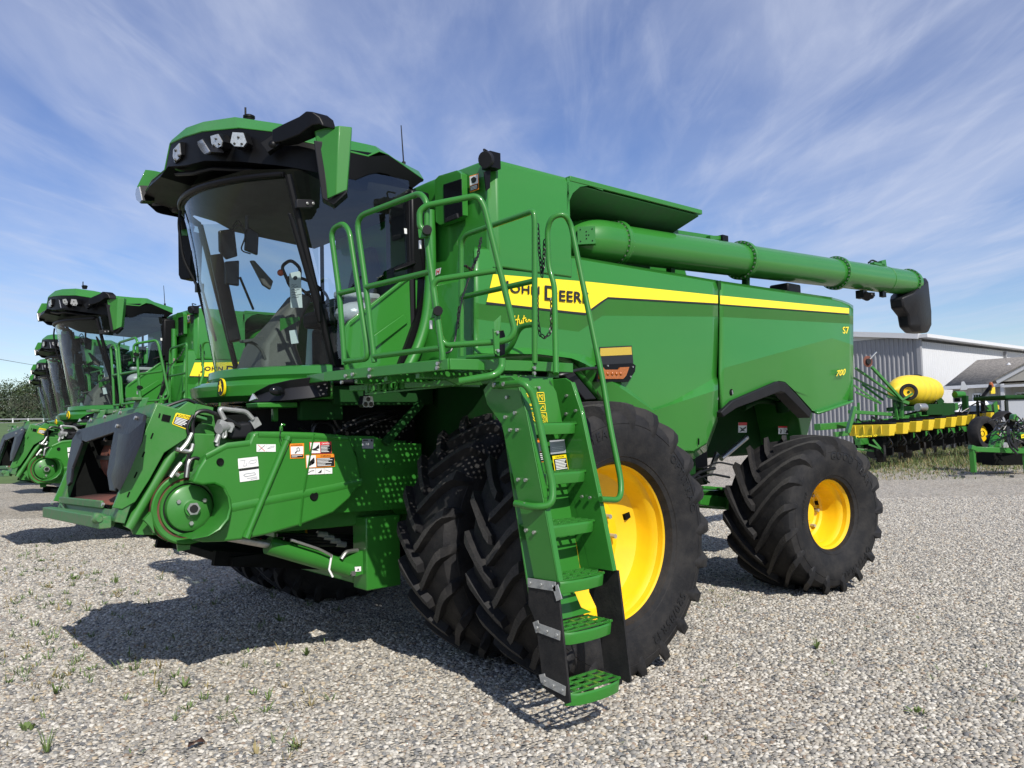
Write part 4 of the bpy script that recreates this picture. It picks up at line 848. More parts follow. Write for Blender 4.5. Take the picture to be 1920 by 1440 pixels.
mb.bolt(T(1009,727,y=-2.665), (0,-1,0), .010, .012); mb.build('ladder_bolt', 'steel', LD)
mb = MB(); h = lambda x, y: T(x, y, y=-2.80-.12*(y-722)/220)
mb.tube(fil([T(926,723,x=-1.07), T(945,721,x=-1.08), h(985,718), h(1001,745), h(1037,915), h(1035,948), T(1000,951,x=-1.09), T(967,944,x=-1.09)], .07), .021, 12, 0)
for x, y in ((928,722),(946,720),(971,944),(986,946)): mb.bolt(T(x, y, x=-1.09), (-1,0,0), .014, .014, 1)
mb.build('handrail', ['green_paint', 'steel'], LD)
for o in (0, 1):                                  # hanging rubber skirts
    mb = MB(); dx = V((0,0,0)) if o == 0 else V((LX1-LX0+.045,0,0))
    pts = [(990,1086),(1044,1093),(1056,1200),(1068,1318),(1062,1320),(1019,1290),(1008,1195),(1004,1165),(991,1135)]
    mb.prism([T(x, y, x=LX0-.014)+dx for x, y in pts], (.014,0,0), 0)
    if o == 0:
        for p0, p1 in (((990,1092),(1042,1100)),((1004,1175),(1050,1192)),((1018,1275),(1060,1296))):
            a_, b2 = T(*p0, x=LX0-.017), T(*p1, x=LX0-.017); mb.bar(a_, b2, .006, .05, (0,0,1), 1)
            for t in (.1,.5,.9): mb.bolt(a_.lerp(b2,t)+V((-.004,0,0)), (-1,0,0), .010, .008, 1)
        for p0, p1 in (((1041,1098),(1049,1125)),((1004,1165),(1010,1185)),((1016,1264),(1020,1280))):
            a_, b2 = T(*p0, x=LX0-.017), T(*p1, x=LX0-.017); mb.bar(a_, b2, .006, .045, (0,-1,0), 1)
    mb.build('skirt', ['rubber', 'zinc'], LD)

# ---------------------------------------------------------------- feeder house
LTf, LBf, RBf, RTf = V((-2.50,-.84,1.90)), V((-2.735,-.84,1.19)), V((-2.73,.80,1.145)), V((-2.52,.80,1.82))
mb = MB(); back = V((1.75,0,.05)); 
body = [(-2.40,-.75,1.02),(-2.40,.75,1.02),(-.55,.75,.98),(-.55,-.75,.98)]; top = [(-2.22,-.75,1.72),(-2.22,.75,1.72),(-.55,.75,1.62),(-.55,-.75,1.62)]
mb.add(body+top, [(0,1,2,3),(4,5,6,7),(0,3,7,4),(1,2,6,5),(2,3,7,6)], 0); FH = mb.build('feeder_house', 'green_dusty', CB, bevel=.01)
fp = [(294,757),(333,768),(353,753),(371,760),(349,822),(308,849),(280,900),(254,941),(229,955),(212,952)]
mb = MB(); side = [T(x, y, y=-.85) for x, y in fp]; mb.prism(side, (0,.03,0)); mb.build('faceplate_side', 'green_dusty', FH, bevel=.004); mb = MB(); mb.prism([V((p.x,.83,p.z-.05)) for p in side], (0,-.03,0))
mb.build('faceplate_side', 'green_dusty', FH, bevel=.004)
fq = Quad(RTf, LTf, LBf, RBf)                     # u from far side to near side, v downwards
mb = MB()
for u0, v0, u1, v1 in ((0,-.02,1,.10),(0,.1,.06,1),(.90,.1,1,1)): mb.prism([fq(u0,v0), fq(u1,v0), fq(u1,v1), fq(u0,v1)], fq.n*-.06)
mb.prism([fq(0,-.03,.0), fq(1,-.03,.0), fq(1,-.03,-.34), fq(0,-.03,-.34)], (0,0,-.02))
mb.build('faceplate', 'green_worn', FH, bevel=.004)
mb = MB(); g = lambda x, y, d=0: TN(x, y, LTf+fq.n*d, fq.n)     # black rubber throat seal
o_ = [(150,800),(160,812),(215,798),(262,776),(272,782),(262,830),(218,935),(205,925),(218,892),(211,855),(206,868),(220,812),(150,829),(148,885),(137,908),(132,905),(136,862),(141,820)]
mb.prism([g(x, y, .03) for x, y in [(146,818),(152,807),(215,789),(262,774),(276,779),(268,828),(222,922),(211,921),(206,890),(210,862),(219,812),(166,830),(150,824)]], fq.n*.02)
mb.prism([g(x, y, .03) for x, y in [(152,807),(160,812),(158,830),(140,878),(137,905),(131,912),(129,900),(131,873),(140,825)]], fq.n*.02)
mb.loft([[g(222,812,.05), g(215,870,.06), g(208,893,.05), g(214,918,.05)], [g(240,815,.10), g(232,862,.09), g(222,890,.08), g(218,915,.06)], [g(274,786,.055), g(266,828,.06), g(245,880,.06), g(225,920,.05)]], closed=False, caps=False, smooth=True)
mb.build('throat_seal', 'rubber_flap', FH, sharp=40, bevel=.004)
mb = MB(); mb.prism([fq(.06,.10,-.02), fq(.90,.10,-.02), fq(.90,.86,-.02), fq(.06,.86,-.02)], fq.n*-.01 ); 
mb = MB(); q4 = [fq(.08,.10,-.03), fq(.88,.10,-.03), fq(.88,.84,-.03), fq(.08,.84,-.03)]; bk4 = [p+V((.75,0,.04)) for p in q4]
mb.add(q4+bk4, [(0,1,5,4),(1,2,6,5),(3,0,4,7),(4,5,6,7)], 0); mb.build('throat', 'dark_cavity', FH, recalc=False)  # inner walls near-black: the throat's shade is in the colour
mb = MB(); f0, f1 = fq(.05,.86,.02), fq(.91,.86,.02); mb.add([f0, f1, f1+V((.8,-.02,.06)), f0+V((.8,.02,.06))], [(0,1,2,3)]); mb.build('throat_floor', 'rust', FH, solid=.01, recalc=False)
mb = MB(); c = fq(.48,.50)+V((.34,0,.02)); mb.lathe([(0,-.55),(.20,-.55),(.20,-.30),(.215,-.30),(.215,-.28),(.20,-.28),(.20,.0),(.215,.0),(.215,.02),(.20,.02),(.20,.28),(.215,.28),(.215,.30),(.20,.30),(.20,.55),(0,.55)], c, (0,1,0), 28, 0); mb.bar(c+V((-.17,-.55,.13)), c+V((-.17,.55,.13)), .05, .04, mi=1); mb.bar(c+V((-.20,-.55,.02)), c+V((-.20,.55,.02)), .05, .03, mi=1); mb.bar(c+V((-.10,-.55,-.19)), c+V((-.10,.55,-.19)), .07, .05, mi=1)
for k in (-.4,-.1,.1,.4): mb.bolt(c+V((-.19,k,.15)), (-1,0,.5), .014, .02, 2)
mb.build('feeder_drum', ['rust', 'chain_metal', 'steel'], FH)
mb = MB(); lw_ = [g(x, y, .02) for x, y in ((130,912),(215,938),(210,966),(128,935))]
mb.prism([fq(0,.90,.0), fq(.9,.90,.0), fq(.9,1.04,.0), fq(0,1.04,.0)], fq.n*-.05)
mb.bar(fq(-.02,1.02,.05), fq(1.0,1.02,.05), .07, .075); mb.bar(fq(.06,.875,.02), fq(.80,.875,.02), .02, .05)
mb.bar(fq(.10,.92,.02), fq(.28,1.0,.02), .012, .02); mb.bar(fq(.28,1.0,.02), fq(.78,1.0,.02), .012, .02)
mb.build('lower_sill', 'green_worn', FH, bevel=.006)
mb = MB(); p = fq(.95,1.0,.09); mb.lathe([(0,.02),(.02,.02),(.03,.012),(.034,0),(.034,-.05)], p, fq.n, 20, 0); mb.lathe([(0,.02),(.018,.02),(.026,.0)], p+V((0,-.07,0)), (0,-1,0), 16, 0); mb.build('sill_pin', 'green_worn', FH)
for k in (.12, .74):
    mb = MB(); p = fq(k,-.03,.0); mb.prism([p+V((0,-.07,0)), p+V((0,.07,0)), p+V((.02,.07,.06)), p+V((.02,-.07,.06))], (.05,0,.01)); mb.bar(p+V((-.01,-.08,.06)), p+V((-.01,.08,.06)), .06, .02); mb.build('hook', 'green_worn', FH, bevel=.004)
mb = MB(); mb.prism([T(320,768,y=-.80), T(353,752,y=-.80), T(340,772,y=-.80), T(334,770,y=-.80)], (0,1.4,0)); mb.tube(fil([T(308,764,y=-.82), T(325,757,y=-.82), T(352,748,y=-.82), T(366,756,y=-.82)], .05), .010, 8, 1); mb.build('faceplate_cap', ['green_dusty', 'hose'], FH)
mb = MB()
for u, v in ((.22,.03),(.45,.03),(.68,.03),(.70,.16),(.93,.12),(.94,.30),(.90,.88),(.03,.92)): mb.bolt(fq(u,v,.05), fq.n, .014, .014)
mb.build('faceplate_bolt', 'steel', FH)
mb = MB(); q = Quad(T(330,773.5,y=-.853), T(360,780,y=-.853), T(351,806,y=-.853), T(322,795,y=-.853)); mb.prism([q(.05,0),q(.95,0),q(1,.1),q(1,.9),q(.95,1),q(.05,1),q(0,.9),q(0,.1)], q.n*.001, 0); q.text(mb,'CAUTION',.25,.06,.93,.24,1,.003,bold=.01); q.shape(mb,[(.08,.24),(.15,.06),(.22,.24)],1,.003); q.rect(mb,.06,.30,.94,.93,1,.002)
for k, w in enumerate((.7,.62,.78,.66,.5)): q.rect(mb,.11,.36+.11*k,.11+w,.42+.11*k,2,.003)
mb.build('caution_sticker', ['decal_yellow','decal_black','decal_white'], FH)
mb = MB(); mb.bar(T(313,778,y=-.853), T(310,790,y=-.853), .006, .05, (0,0,1))
for a_, b2 in (((300,775),(298,783)),((287,812),(283,822)),((271,847),(267,857)),((257,885),(252,896)),((243,922),(239,932))): mb.bar(T(*a_, y=-.853), T(*b2, y=-.853), .004, .008)
mb.build('faceplate_slot', 'dark_cavity', FH)
# feeder side frame, arc tube, hoses
mb = MB(); mb.prism([T(x, y, y=-.72) for x, y in ((400,790),(404,885),(365,905),(300,960),(268,1000),(305,1003),(262,1003),(232,985),(282,905),(330,850),(372,795))], (0,.03,0)); mb.tube(fil([T(350,812,y=-.78), T(312,868,y=-.78), T(278,925,y=-.78), T(240,990,y=-.78)], .2), .035, 12); mb.prism([T(x, y, y=-.74) for x, y in ((228,955),(290,905),(330,1000),(290,1003),(250,1002))], (0,.02,0)); mb.build('feeder_side', 'green_dusty', FH)
mb = MB(); mb.prism([T(x, y, y=-.70) for x, y in ((385,777),(400,778),(404,800),(398,850),(370,860),(372,800))], (0,.04,0)); mb.prism([T(x,y,y=-.78) for x, y in ((365,756),(400,764),(398,780),(366,775))], (0,.5,0)); mb.build('feeder_bracket', 'green_dusty', FH)
def hose(name, px, yv, r, m='hose', rad=.08, par=FH):
    mb = MB(); mb.tube(fil([T(x, y, y=yv) for x, y in px], rad), r, 8); mb.build(name, m, par)
hose('hose', [(362,812),(360,790),(368,773),(385,769),(420,782),(450,800)], -.83, .014); hose('hose', [(354,815),(350,800),(362,778)], -.86, .010); hose('hose', [(355,850),(353,870),(348,890)], -.86, .007)
hose('hose', [(352,868),(362,858),(375,860),(380,875)], -.84, .012)
for pl, r in (([(338,845),(352,830),(360,812)], .016), ([(362,832),(358,848),(330,842)], .015), ([(320,895),(330,880),(340,868)], .016), ([(349,895),(352,870),(356,862)], .018), ([(325,885),(335,892)], .014)):
    hose('hydraulic_fitting', pl, -.86, r, 'steel', .05)
hose('hose', [(352,852),(348,875),(346,895)], -.87, .006, 'hose', .05)
# drive pulley
pc = T(352,952,y=-.80); mb = MB()
mb.lathe([(0,-.10),(.05,-.10),(.05,-.075),(.062,-.07),(.125,-.06),(.146,-.047),(.150,-.03),(.150,-.005),(.160,-.005),(.163,-.022),(.178,-.026),(.182,-.010),(.196,-.010),(.200,-.024),(.225,-.03),(.237,-.02),(.237,-.005),(.215,.03),(.215,.045),(.237,.08),(.237,.095),(.15,.10),(0,.10)], pc, (0,1,0), 72, 0)
mb.lathe([(.2385,-.028),(.2385,.0),(.216,.03),(.216,.045),(.236,.075)], pc, (0,1,0), 60, 1)
mb.lathe([(.1505,-.010),(.159,-.010)], pc, (0,1,0), 60, 3); mb.lathe([(.183,-.0115),(.195,-.0115)], pc, (0,1,0), 60, 1)
for k in range(3): t = 2*PI*k/3+.5; mb.bolt(pc+V((.095*math.cos(t),-.065,.095*math.sin(t))), (0,-1,0), .014, .014, 2)
mb.lathe([(.0,-.12),(.026,-.12),(.030,-.10)], pc, (0,1,0), 14, 3); mb.tube([pc+V((0,-.10,0)), pc+V((0,-.115,0))], .042, 6, 2); mb.build('drive_pulley', ['green_dusty', 'rust', 'steel', 'chain_metal'], FH, sharp=30)
mb = MB(); mb.prism([T(331,1012,y=-.8), T(358,1012,y=-.8), T(356,1030,y=-.8), T(334,1034,y=-.8)], (0,.02,0)); mb.prism([T(283,960,y=-.86), T(270,975,y=-.86), T(280,985,y=-.86), T(290,1000,y=-.86)], (0,.04,0)); mb.build('tab', 'green_dusty', FH)
mb = MB(); mb.box(-1.95,-1.3,-.7,.7,.80,.86); mb.bar((-2.05,-.62,.86), (-1.2,-.62,.72), .05, .10); mb.bar((-2.05,.62,.86), (-1.2,.62,.72), .05, .10); mb.build('skid', 'dark_cavity', FH)

# big moulded side shield
SY = -1.0
pxs = [(361,905),(372,878),(386,857),(398,846),(416,838),(425,834),(468,829),(474,812),(482,809),(526,809),(590,811),(655,817),(670,858),(680,905),(655,936),(625,962),(560,986),(500,1003),(456,1012),(420,1016),(381,1017),(357,1010)]
arc = [(388,1003),(410,991),(425,972),(430,952),(427,932),(418,915),(402,908),(380,910)]
mb = MB(); P_ = [T(x, y, y=SY) for x, y in pxs+arc]; mb.prism(P_, (0,.10,0)); SH = mb.build('side_shield', 'green_paint', CB, bevel=.016, seg=3)
mb = MB()                                          # rolled lip round the pulley opening
ar = [(402,909),(418,916),(427,932),(430,952),(425,972),(410,991),(388,1004),(357,1010)]
mb.loft([[T(x, y, y=SY-.01), T(x, y, y=SY-.13), T(x+3, y+1, y=SY-.135), T(x+6, y+3, y=SY-.002)] for k, (x, y) in enumerate(ar)], smooth=True); mb.loft([[T(x, y, y=SY-.13), T(x, y, y=SY-.13)+V((0,.26,0)), T(x+3, y+1, y=SY+.12)] for k, (x, y) in enumerate(ar)], smooth=True); mb.build('shield_lip', 'green_paint', SH, sharp=50)
mb = MB(); a_, b2 = T(538,826,y=SY-.012), T(467,995,y=SY-.012); mb.tube([a_, b2], .022, 12); mb.tube([a_+(a_-b2).normalized()*.03, a_], .026, 10); mb.tube([b2, b2+(b2-a_).normalized()*.05], .027, 10); mb.build('shield_seam', 'green_paint', SH)
mb = MB()
def ridge(pl, w=.028, h=.014):
    A_ = [T(x, y, y=SY) for x, y in pl]
    mb.loft([[p+V((0,0,w)), p+V((0,-h,.0)), p+V((0,0,-w)), p+V((0,.004,0))] for p in A_], smooth=True)
ridge([(432,953),(475,944),(560,928),(625,915),(678,903)]); mb.loft([[T(x, y, y=SY-.002), T(x+2, y+1, y=SY-.012), T(x+5, y+2, y=SY-.002), T(x+2,y+2,y=SY+.004)] for x, y in ((587,812),(578,860),(566,928),(560,985))], smooth=True); ridge([(386,857),(418,840),(425,836),(468,831)], .02, .012); ridge([(484,815),(590,818),(652,823)], .02, .012)
mb.build('shield_ridge', 'green_paint', SH, sharp=70)
mb = MB()
for x, y, r in ((413,866,.020),(589,930,.026)): c = T(x, y, y=SY-.004); mb.lathe([(0,-.004),(r*.8,-.006),(r*1.1,-.008),(r*1.25,.0)], c, (0,1,0), 20, 0)
mb.build('shield_bolt', 'dark_cavity', SH)
mb = MB(); mb.tube(fil([T(527,806,y=-.98), T(528,795,y=-.98), T(534,797,y=-.98)], .02), .007, 6); mb.bolt(T(527,808,y=-.98), (0,0,1), .012, .03); mb.tube(fil([T(528,803,y=-1.02), T(524,815,y=-1.03), T(528,828,y=-1.03)], .03), .003, 5, 1); mb.build('shield_catch', ['green_paint', 'hose'], SH)
SF = SY-.004
def st(name, a, b, c_, d): return Quad(T(*a, y=SF), T(*b, y=SF), T(*c_, y=SF), T(*d, y=SF))
def fin(mb, name='safety_sticker'): mb.build(name, ['decal_white','decal_black','decal_orange','decal_red','decal_gray'], SH)
mb = MB(); q = st('', (481,833),(517,833),(517,847),(481,847)); q.rect(mb,0,0,1,1,0,0); q.rect(mb,.495,0,.505,1,4,.002); q.line(mb,[(.08,.1),(.42,.9)],.003,3,.002); q.line(mb,[(.42,.15),(.1,.85)],.003,1,.002); q.line(mb,[(.55,.6),(.7,.35),(.9,.2),(.92,.35),(.56,.62)],.002,4,.002); fin(mb)
mb = MB(); q = st('', (446,860),(483,856),(485,874),(447,879)); q.rect(mb,0,0,1,1,0,0); q.line(mb,[(.1,.25),(.35,.2),(.3,.5),(.25,.8),(.4,.8),(.42,.5)],.003,4,.002); q.line(mb,[(.5,.6),(.6,.35),(.92,.3),(.88,.6),(.55,.65)],.003,4,.002)
q = st('', (448,880),(485,875),(486,899),(450,904)); q.rect(mb,0,0,1,1,0,0); q.rect(mb,0,0,1,.14,1,.002); q.line(mb,[(.2,.5),(.3,.42),(.78,.42),(.82,.58),(.3,.64),(.2,.5)],.004,4,.002); q.line(mb,[(.35,.8),(.9,.76)],.003,4,.002); q.line(mb,[(.55,.9),(.92,.86)],.003,4,.002); fin(mb)
mb = MB(); q = st('', (543,832),(570,831),(570,859),(544,860)); q.rect(mb,0,0,1,1,2,0); q.rect(mb,.06,.2,.94,.72,0,.002); q.text(mb,'WARNING',.22,.06,.88,.16,1,.002,bold=.01); q.shape(mb,[(.1,.16),(.15,.05),(.2,.16)],1,.002); q.line(mb,[(.35,.62),(.5,.5),(.48,.32),(.62,.28),(.7,.5),(.5,.52)],.004,1,.003); q.shape(mb,[(.32,.66),(.45,.5),(.5,.55),(.4,.68)],1,.003); q.rect(mb,.06,.76,.94,.94,1,.002); q.rect(mb,.1,.79,.86,.82,0,.003); q.rect(mb,.1,.87,.5,.90,0,.003); fin(mb)
mb = MB(); q = st('', (580,829),(621,828),(622,850),(581,851)); q.rect(mb,0,0,1,1,3,0); q.rect(mb,.03,.05,.47,.95,0,.002); q.shape(mb,[(.08,.62),(.25,.5),(.42,.2),(.43,.55),(.3,.62),(.4,.75),(.15,.72)],1,.003); q.text(mb,'DANGER',.56,.07,.94,.22,0,.002,bold=.01); q.rect(mb,.49,.28,.97,.95,1,.002)
for k, w in enumerate((.9,.8,.95,.7,.85)): q.rect(mb,.51,.33+.12*k,.51+.42*w,.38+.12*k,0,.003)
fin(mb)
mb = MB(); q = st('', (573,853),(627,851),(628,875),(574,878)); q.rect(mb,0,0,1,1,2,0); q.rect(mb,.02,.05,.34,.95,0,.002); q.shape(mb,[(.05,.8),(.15,.45),(.28,.2),(.3,.5),(.22,.75),(.3,.6),(.12,.85)],1,.003); q.text(mb,'WARNING',.5,.06,.86,.2,1,.002,bold=.01); q.rect(mb,.36,.26,.98,.94,1,.002)
for k, w in enumerate((.8,.95,.7,.9,.5,.85)): q.rect(mb,.38,.31+.105*k,.38+.56*w,.355+.105*k,0,.003)
fin(mb)
mb = MB(); q = st('', (575,879),(623,877),(623,888),(576,890)); q.rect(mb,0,0,1,1,0,0)
for k in (.333,.666): q.rect(mb,k,0,k+.012,1,4,.002)
q.line(mb,[(.05,.7),(.15,.4),(.28,.35)],.004,1,.002); q.shape(mb,[(.4,.8),(.5,.5),(.58,.2),(.56,.75)],1,.002); q.line(mb,[(.72,.3),(.92,.65)],.003,4,.002); fin(mb)
# inner gusset and lift arm hardware behind the shield
mb = MB(); mb.prism([T(x, y, y=-.90) for x, y in ((650,817),(700,818),(735,830),(790,832),(790,950),(740,955),(690,958),(620,962),(640,930),(678,905),(668,850))], (0,.02,0)); mb.prism([T(x, y, y=-.84) for x, y in ((700,846),(720,832),(760,832),(782,862),(788,960),(745,965),(735,955))], (0,.02,0)); mb.bolt(T(753,949,y=-.86), (0,-1,0), .014, .02); mb.bolt(T(723,875,y=-.91), (0,-1,0), .016, .02); mb.build('feeder_gusset', 'green_paint', FH)
mb = MB(); q = Quad(T(679,823,y=-.904), T(700,823,y=-.904), T(700,841,y=-.904), T(679,841,y=-.904)); q.rect(mb,0,0,1,1,0,.0); q.rect(mb,.08,.08,.5,.2,1,.002); q.rect(mb,.75,.06,.92,.26,1,.002); q.rect(mb,.3,.4,.6,.65,2,.002); mb.build('serial_plate', ['decal_gray','decal_black','decal_white'], FH)
mb = MB(); mb.box(-1.02,-.72,-.90,-.70,.52,1.06); mb.box(-1.02,-.72,.70,.90,.52,1.06); mb.box(-1.02,-.8,-.7,.7,.55,.68); mb.build('axle_frame', 'green_paint', CB, bevel=.01)
hy = -.80
mb = MB(); mb.tube([T(502,1022,y=hy), T(655,1067,y=hy)], .062, 20, 0); mb.tube([T(420,1006,y=hy), T(503,1021,y=hy)], .028, 14, 1); mb.prism([T(x, y, y=hy-.05) for x, y in ((640,1050),(690,1028),(692,1072),(664,1082),(648,1075))], (0,.1,0), 0); mb.tube(fil([T(545,1012,y=hy-.08), T(600,1030,y=hy-.08), T(622,1042,y=hy-.08)], .05), .010, 8, 1); mb.tube(fil([T(640,1048,y=hy-.06), T(648,1035,y=hy-.06), T(670,1032,y=hy-.02)], .04), .016, 8, 1); mb.tube([T(622,1040,y=hy-.07), T(617,1068,y=hy-.07), T(624,1082,y=hy-.08)], .008, 6, 2)
mb.bolt(T(661,1075,y=hy-.06), (0,-1,0), .02, .02, 1); mb.build('lift_cylinder', ['green_paint', 'steel', 'decal_white'], CB, sharp=40)
mb = MB(); q = Quad(T(665,1063,y=hy-.055), T(677,1062,y=hy-.055), T(677,1071,y=hy-.055), T(666,1072,y=hy-.055)); q.rect(mb,0,0,1,1,0,0); q.shape(mb,[(.3,.8),(.5,.3),(.7,.8)],1,.002); mb.build('cylinder_sticker', ['decal_white','decal_black'], CB)
mb = MB()
for k in range(4): a_ = T(590+12*k,1003+6*k,y=-.55); mb.tube(fil([a_+V((-.3,0,.03)), a_, a_+V((.35,.05,-.05))], .1), .014, 8, 0); mb.tube([a_+V((.02,0,.005)), a_+V((.1,0,-.01))], .024, 8, 1)
mb.tube(fil([T(460,1009,y=-.75), T(475,1017,y=-.75), T(490,1010,y=-.75)], .03), .006, 6, 2); mb.build('hydraulic_line', ['hose', 'zinc', 'decal_red'], CB)
# multi coupler
cy0 = -.82
mb = MB(); mb.loft([[T(x, y, y=cy0) for x, y in ((428,795),(470,791),(476,800),(474,822),(430,825),(424,815))], [T(x, y, y=cy0)+V((.05,.22,.01)) for x, y in ((428,795),(470,791),(476,800),(474,822),(430,825),(424,815))]], 0); CP = mb.build('coupler', 'gray_plastic', CB, bevel=.02, seg=3)
mb = MB(); mb.tube(fil([T(421,787,y=cy0-.03), T(410,766,y=cy0-.03), T(462,772,y=cy0), T(474,786,y=cy0)], .03), .017, 10); mb.bar(T(424,792,y=cy0-.02), T(418,806,y=cy0-.02), .06, .10); mb.bar(T(474,786,y=cy0+.02), T(482,800,y=cy0+.02), .04, .06); mb.tube([T(410,804,y=cy0-.06), T(432,800,y=cy0)], .035, 14); mb.tube([T(405,830,y=cy0-.04), T(414,808,y=cy0-.04)], .018, 8); mb.tube([T(407,836,y=cy0-.04), T(409,826,y=cy0-.04)], .013, 8); mb.tube(fil([T(419,806,y=cy0-.06), T(418,822,y=cy0-.06), T(424,818,y=cy0-.06), T(423,806,y=cy0-.06)], .02), .009, 8); mb.build('coupler_handle', 'zinc', CP)
mb = MB(); mb.bar(T(405,812,y=-.62), T(425,830,y=-.6), .1, .12); mb.bar(T(402,845,y=-.62), T(470,835,y=-.6), .1, .06); mb.build('coupler_mount', 'dark_green_shade', CP)
mb = MB(); mb.loft([[T(482,755,y=-.85), T(558,754,y=-.85), T(558,764,y=-.85), T(484,764,y=-.85)], [p+V((.0,.2,0)) for p in (T(482,755,y=-.85), T(558,754,y=-.85), T(558,764,y=-.85), T(484,764,y=-.85))]]); mb.bar(T(515,765,y=-.7), T(515,790,y=-.7), .04, .04); mb.build('step_pad', 'green_paint', CB, bevel=.006)
# under-cab structure, work lamp, hoses
mb = MB(); mb.box(-1.25,-.35,-.85,.85,1.90,2.05); mb.bar(T(560,770,y=-.8), T(640,770,y=-.8), .06, .14); mb.bar(T(790,755,y=-.95), T(720,832,y=-.95), .05, .06); mb.build('cab_frame', 'dark_green_shade', CB, bevel=.01)
mb = MB(); mb.box(-1.3,-.45,-.72,.72,1.0,1.9); mb.build('feeder_cavity', 'dark_cavity', CB)
q = Quad(T(679,742,y=-1.35), T(700,742,y=-1.35), T(701,764,y=-1.35), T(678,764,y=-1.35)); mb = MB(); mb.prism([q(.1,0),q(.9,0),q(1,.75),q(.85,1),q(.15,1),q(0,.75)], q.n*-.05, 1); mb.prism([q(.12,.04,.002),q(.88,.04,.002),q(.97,.74,.002),q(.84,.97,.002),q(.16,.97,.002),q(.03,.74,.002)], q.n*.006, 0)
for u, v in ((.5,.3),(.28,.72),(.74,.72)): mb.lathe([(0,.012),(.012,.012),(.016,.006),(.017,0)], q(u,v,.004), q.n, 12, 2)
mb.bar(q(.5,0,-.02), q(.5,-.5,-.02), .03, .03, mi=1); mb.build('work_lamp', ['lens','black_plastic','chip'], CB)
mb = MB(); mb.lathe([(.055,-.01),(.07,0),(.055,.01)], T(597,802,y=-.7), (.3,-1,0), 20, 0, closed=True)
for pl, r in (([(585,815),(590,795),(610,790),(625,800),(628,815)], .018), ([(625,815),(650,800),(680,790),(720,778)], .022), ([(620,775),(632,800),(645,812)], .02), ([(640,800),(690,775),(740,770)], .016), ([(560,800),(575,812),(600,815)], .015), ([(660,815),(700,795),(745,780)], .014)):
    mb.tube(fil([T(x, y, y=-.72) for x, y in pl], .1), r, 8, 0)
mb.build('cab_hose', 'hose', CB)
mb = MB(); mb.box(-.34,-.28,-1.60,-.90,.98,2.06); mb.build('wheel_bay_wall', 'dark_green_shade', CB)  # darkened green stands in for the shade behind the front tyres
# ================================================================ the rest of the row
exec_rows = [(.74, 8.4, 'second green combine in the row, seen between the first cab and the left edge'),
             (1.86, 15.0, 'third green combine in the row, its cab glass peeking out left of the second'),
             (2.95, 21.8, 'fourth green combine in the row, only roof and cab showing past the third'),
             (3.75, 26.8, 'farthest green combine at the end of the row, in front of the trees')]
for dx, dy, lb in exec_rows:
    c = copy_tree(CB, None); c.location = (dx, dy, 0); c['label'] = lb

# ================================================================ ground
def ground_mat():
    m, t, N, L, b = nt('gravel_ground'); tc = N.new('ShaderNodeTexCoord')
    vo = N.new('ShaderNodeTexVoronoi'); vo.inputs['Scale'].default_value = 42; L.new(tc.outputs['Object'], vo.inputs['Vector'])
    sp = N.new('ShaderNodeSeparateColor'); L.new(vo.outputs['Color'], sp.inputs[0])
    rp = N.new('ShaderNodeValToRGB'); stone_ramp(rp); L.new(sp.outputs[0], rp.inputs['Fac'])
    n = N.new('ShaderNodeTexNoise'); n.inputs['Scale'].default_value = .35; n.inputs['Detail'].default_value = 6; L.new(tc.outputs['Object'], n.inputs['Vector'])
    r2 = N.new('ShaderNodeValToRGB'); r2.color_ramp.elements[0].position = .35; r2.color_ramp.elements[0].color = (.90,.885,.86,1); r2.color_ramp.elements[1].position = .65; L.new(n.outputs['Fac'], r2.inputs['Fac'])
    n3 = N.new('ShaderNodeTexNoise'); n3.inputs['Scale'].default_value = 5; n3.inputs['Detail'].default_value = 12; n3.inputs['Roughness'].default_value = .8; L.new(tc.outputs['Object'], n3.inputs['Vector'])
    r3 = N.new('ShaderNodeValToRGB'); r3.color_ramp.elements[0].position = .36; r3.color_ramp.elements[0].color = (.92,.90,.87,1); r3.color_ramp.elements[1].position = .62; r3.color_ramp.elements[1].color = (1.5,1.47,1.42,1); L.new(n3.outputs['Fac'], r3.inputs['Fac'])
    m3 = N.new('ShaderNodeMix'); m3.data_type = 'RGBA'; m3.blend_type = 'MULTIPLY'; m3.inputs[0].default_value = 1; L.new(r2.outputs['Color'], m3.inputs[6]); L.new(r3.outputs['Color'], m3.inputs[7])
    mx = N.new('ShaderNodeMix'); mx.data_type = 'RGBA'; mx.blend_type = 'MULTIPLY'; mx.inputs[0].default_value = 1; L.new(rp.outputs['Color'], mx.inputs[6]); L.new(m3.outputs[2], mx.inputs[7]); L.new(mx.outputs[2], b.inputs['Base Color'])
    b.inputs['Roughness'].default_value = .85
    bp = N.new('ShaderNodeBump'); bp.inputs['Strength'].default_value = 1.0; bp.inputs['Distance'].default_value = .03; bp.invert = True; L.new(vo.outputs['Distance'], bp.inputs['Height']); L.new(bp.outputs['Normal'], b.inputs['Normal'])
    MATS['gravel_ground'] = m
def stone_ramp(rp):
    cr = rp.color_ramp; cr.interpolation = 'CONSTANT'
    cols = [(0,(.40,.375,.32)),(.15,(.26,.245,.215)),(.27,(.48,.45,.385)),(.39,(.34,.31,.255)),(.51,(.18,.18,.172)),(.61,(.55,.52,.455)),(.73,(.30,.28,.245)),(.87,(.25,.19,.14)),(.91,(.11,.111,.112)),(.96,(.42,.35,.25))]
    cr.elements[0].position = 0; cr.elements[0].color = (*cols[0][1],1); cr.elements[1].position = cols[1][0]; cr.elements[1].color = (*cols[1][1],1)
    for p, c in cols[2:]: e = cr.elements.new(p); e.color = (*c,1)
ground_mat()
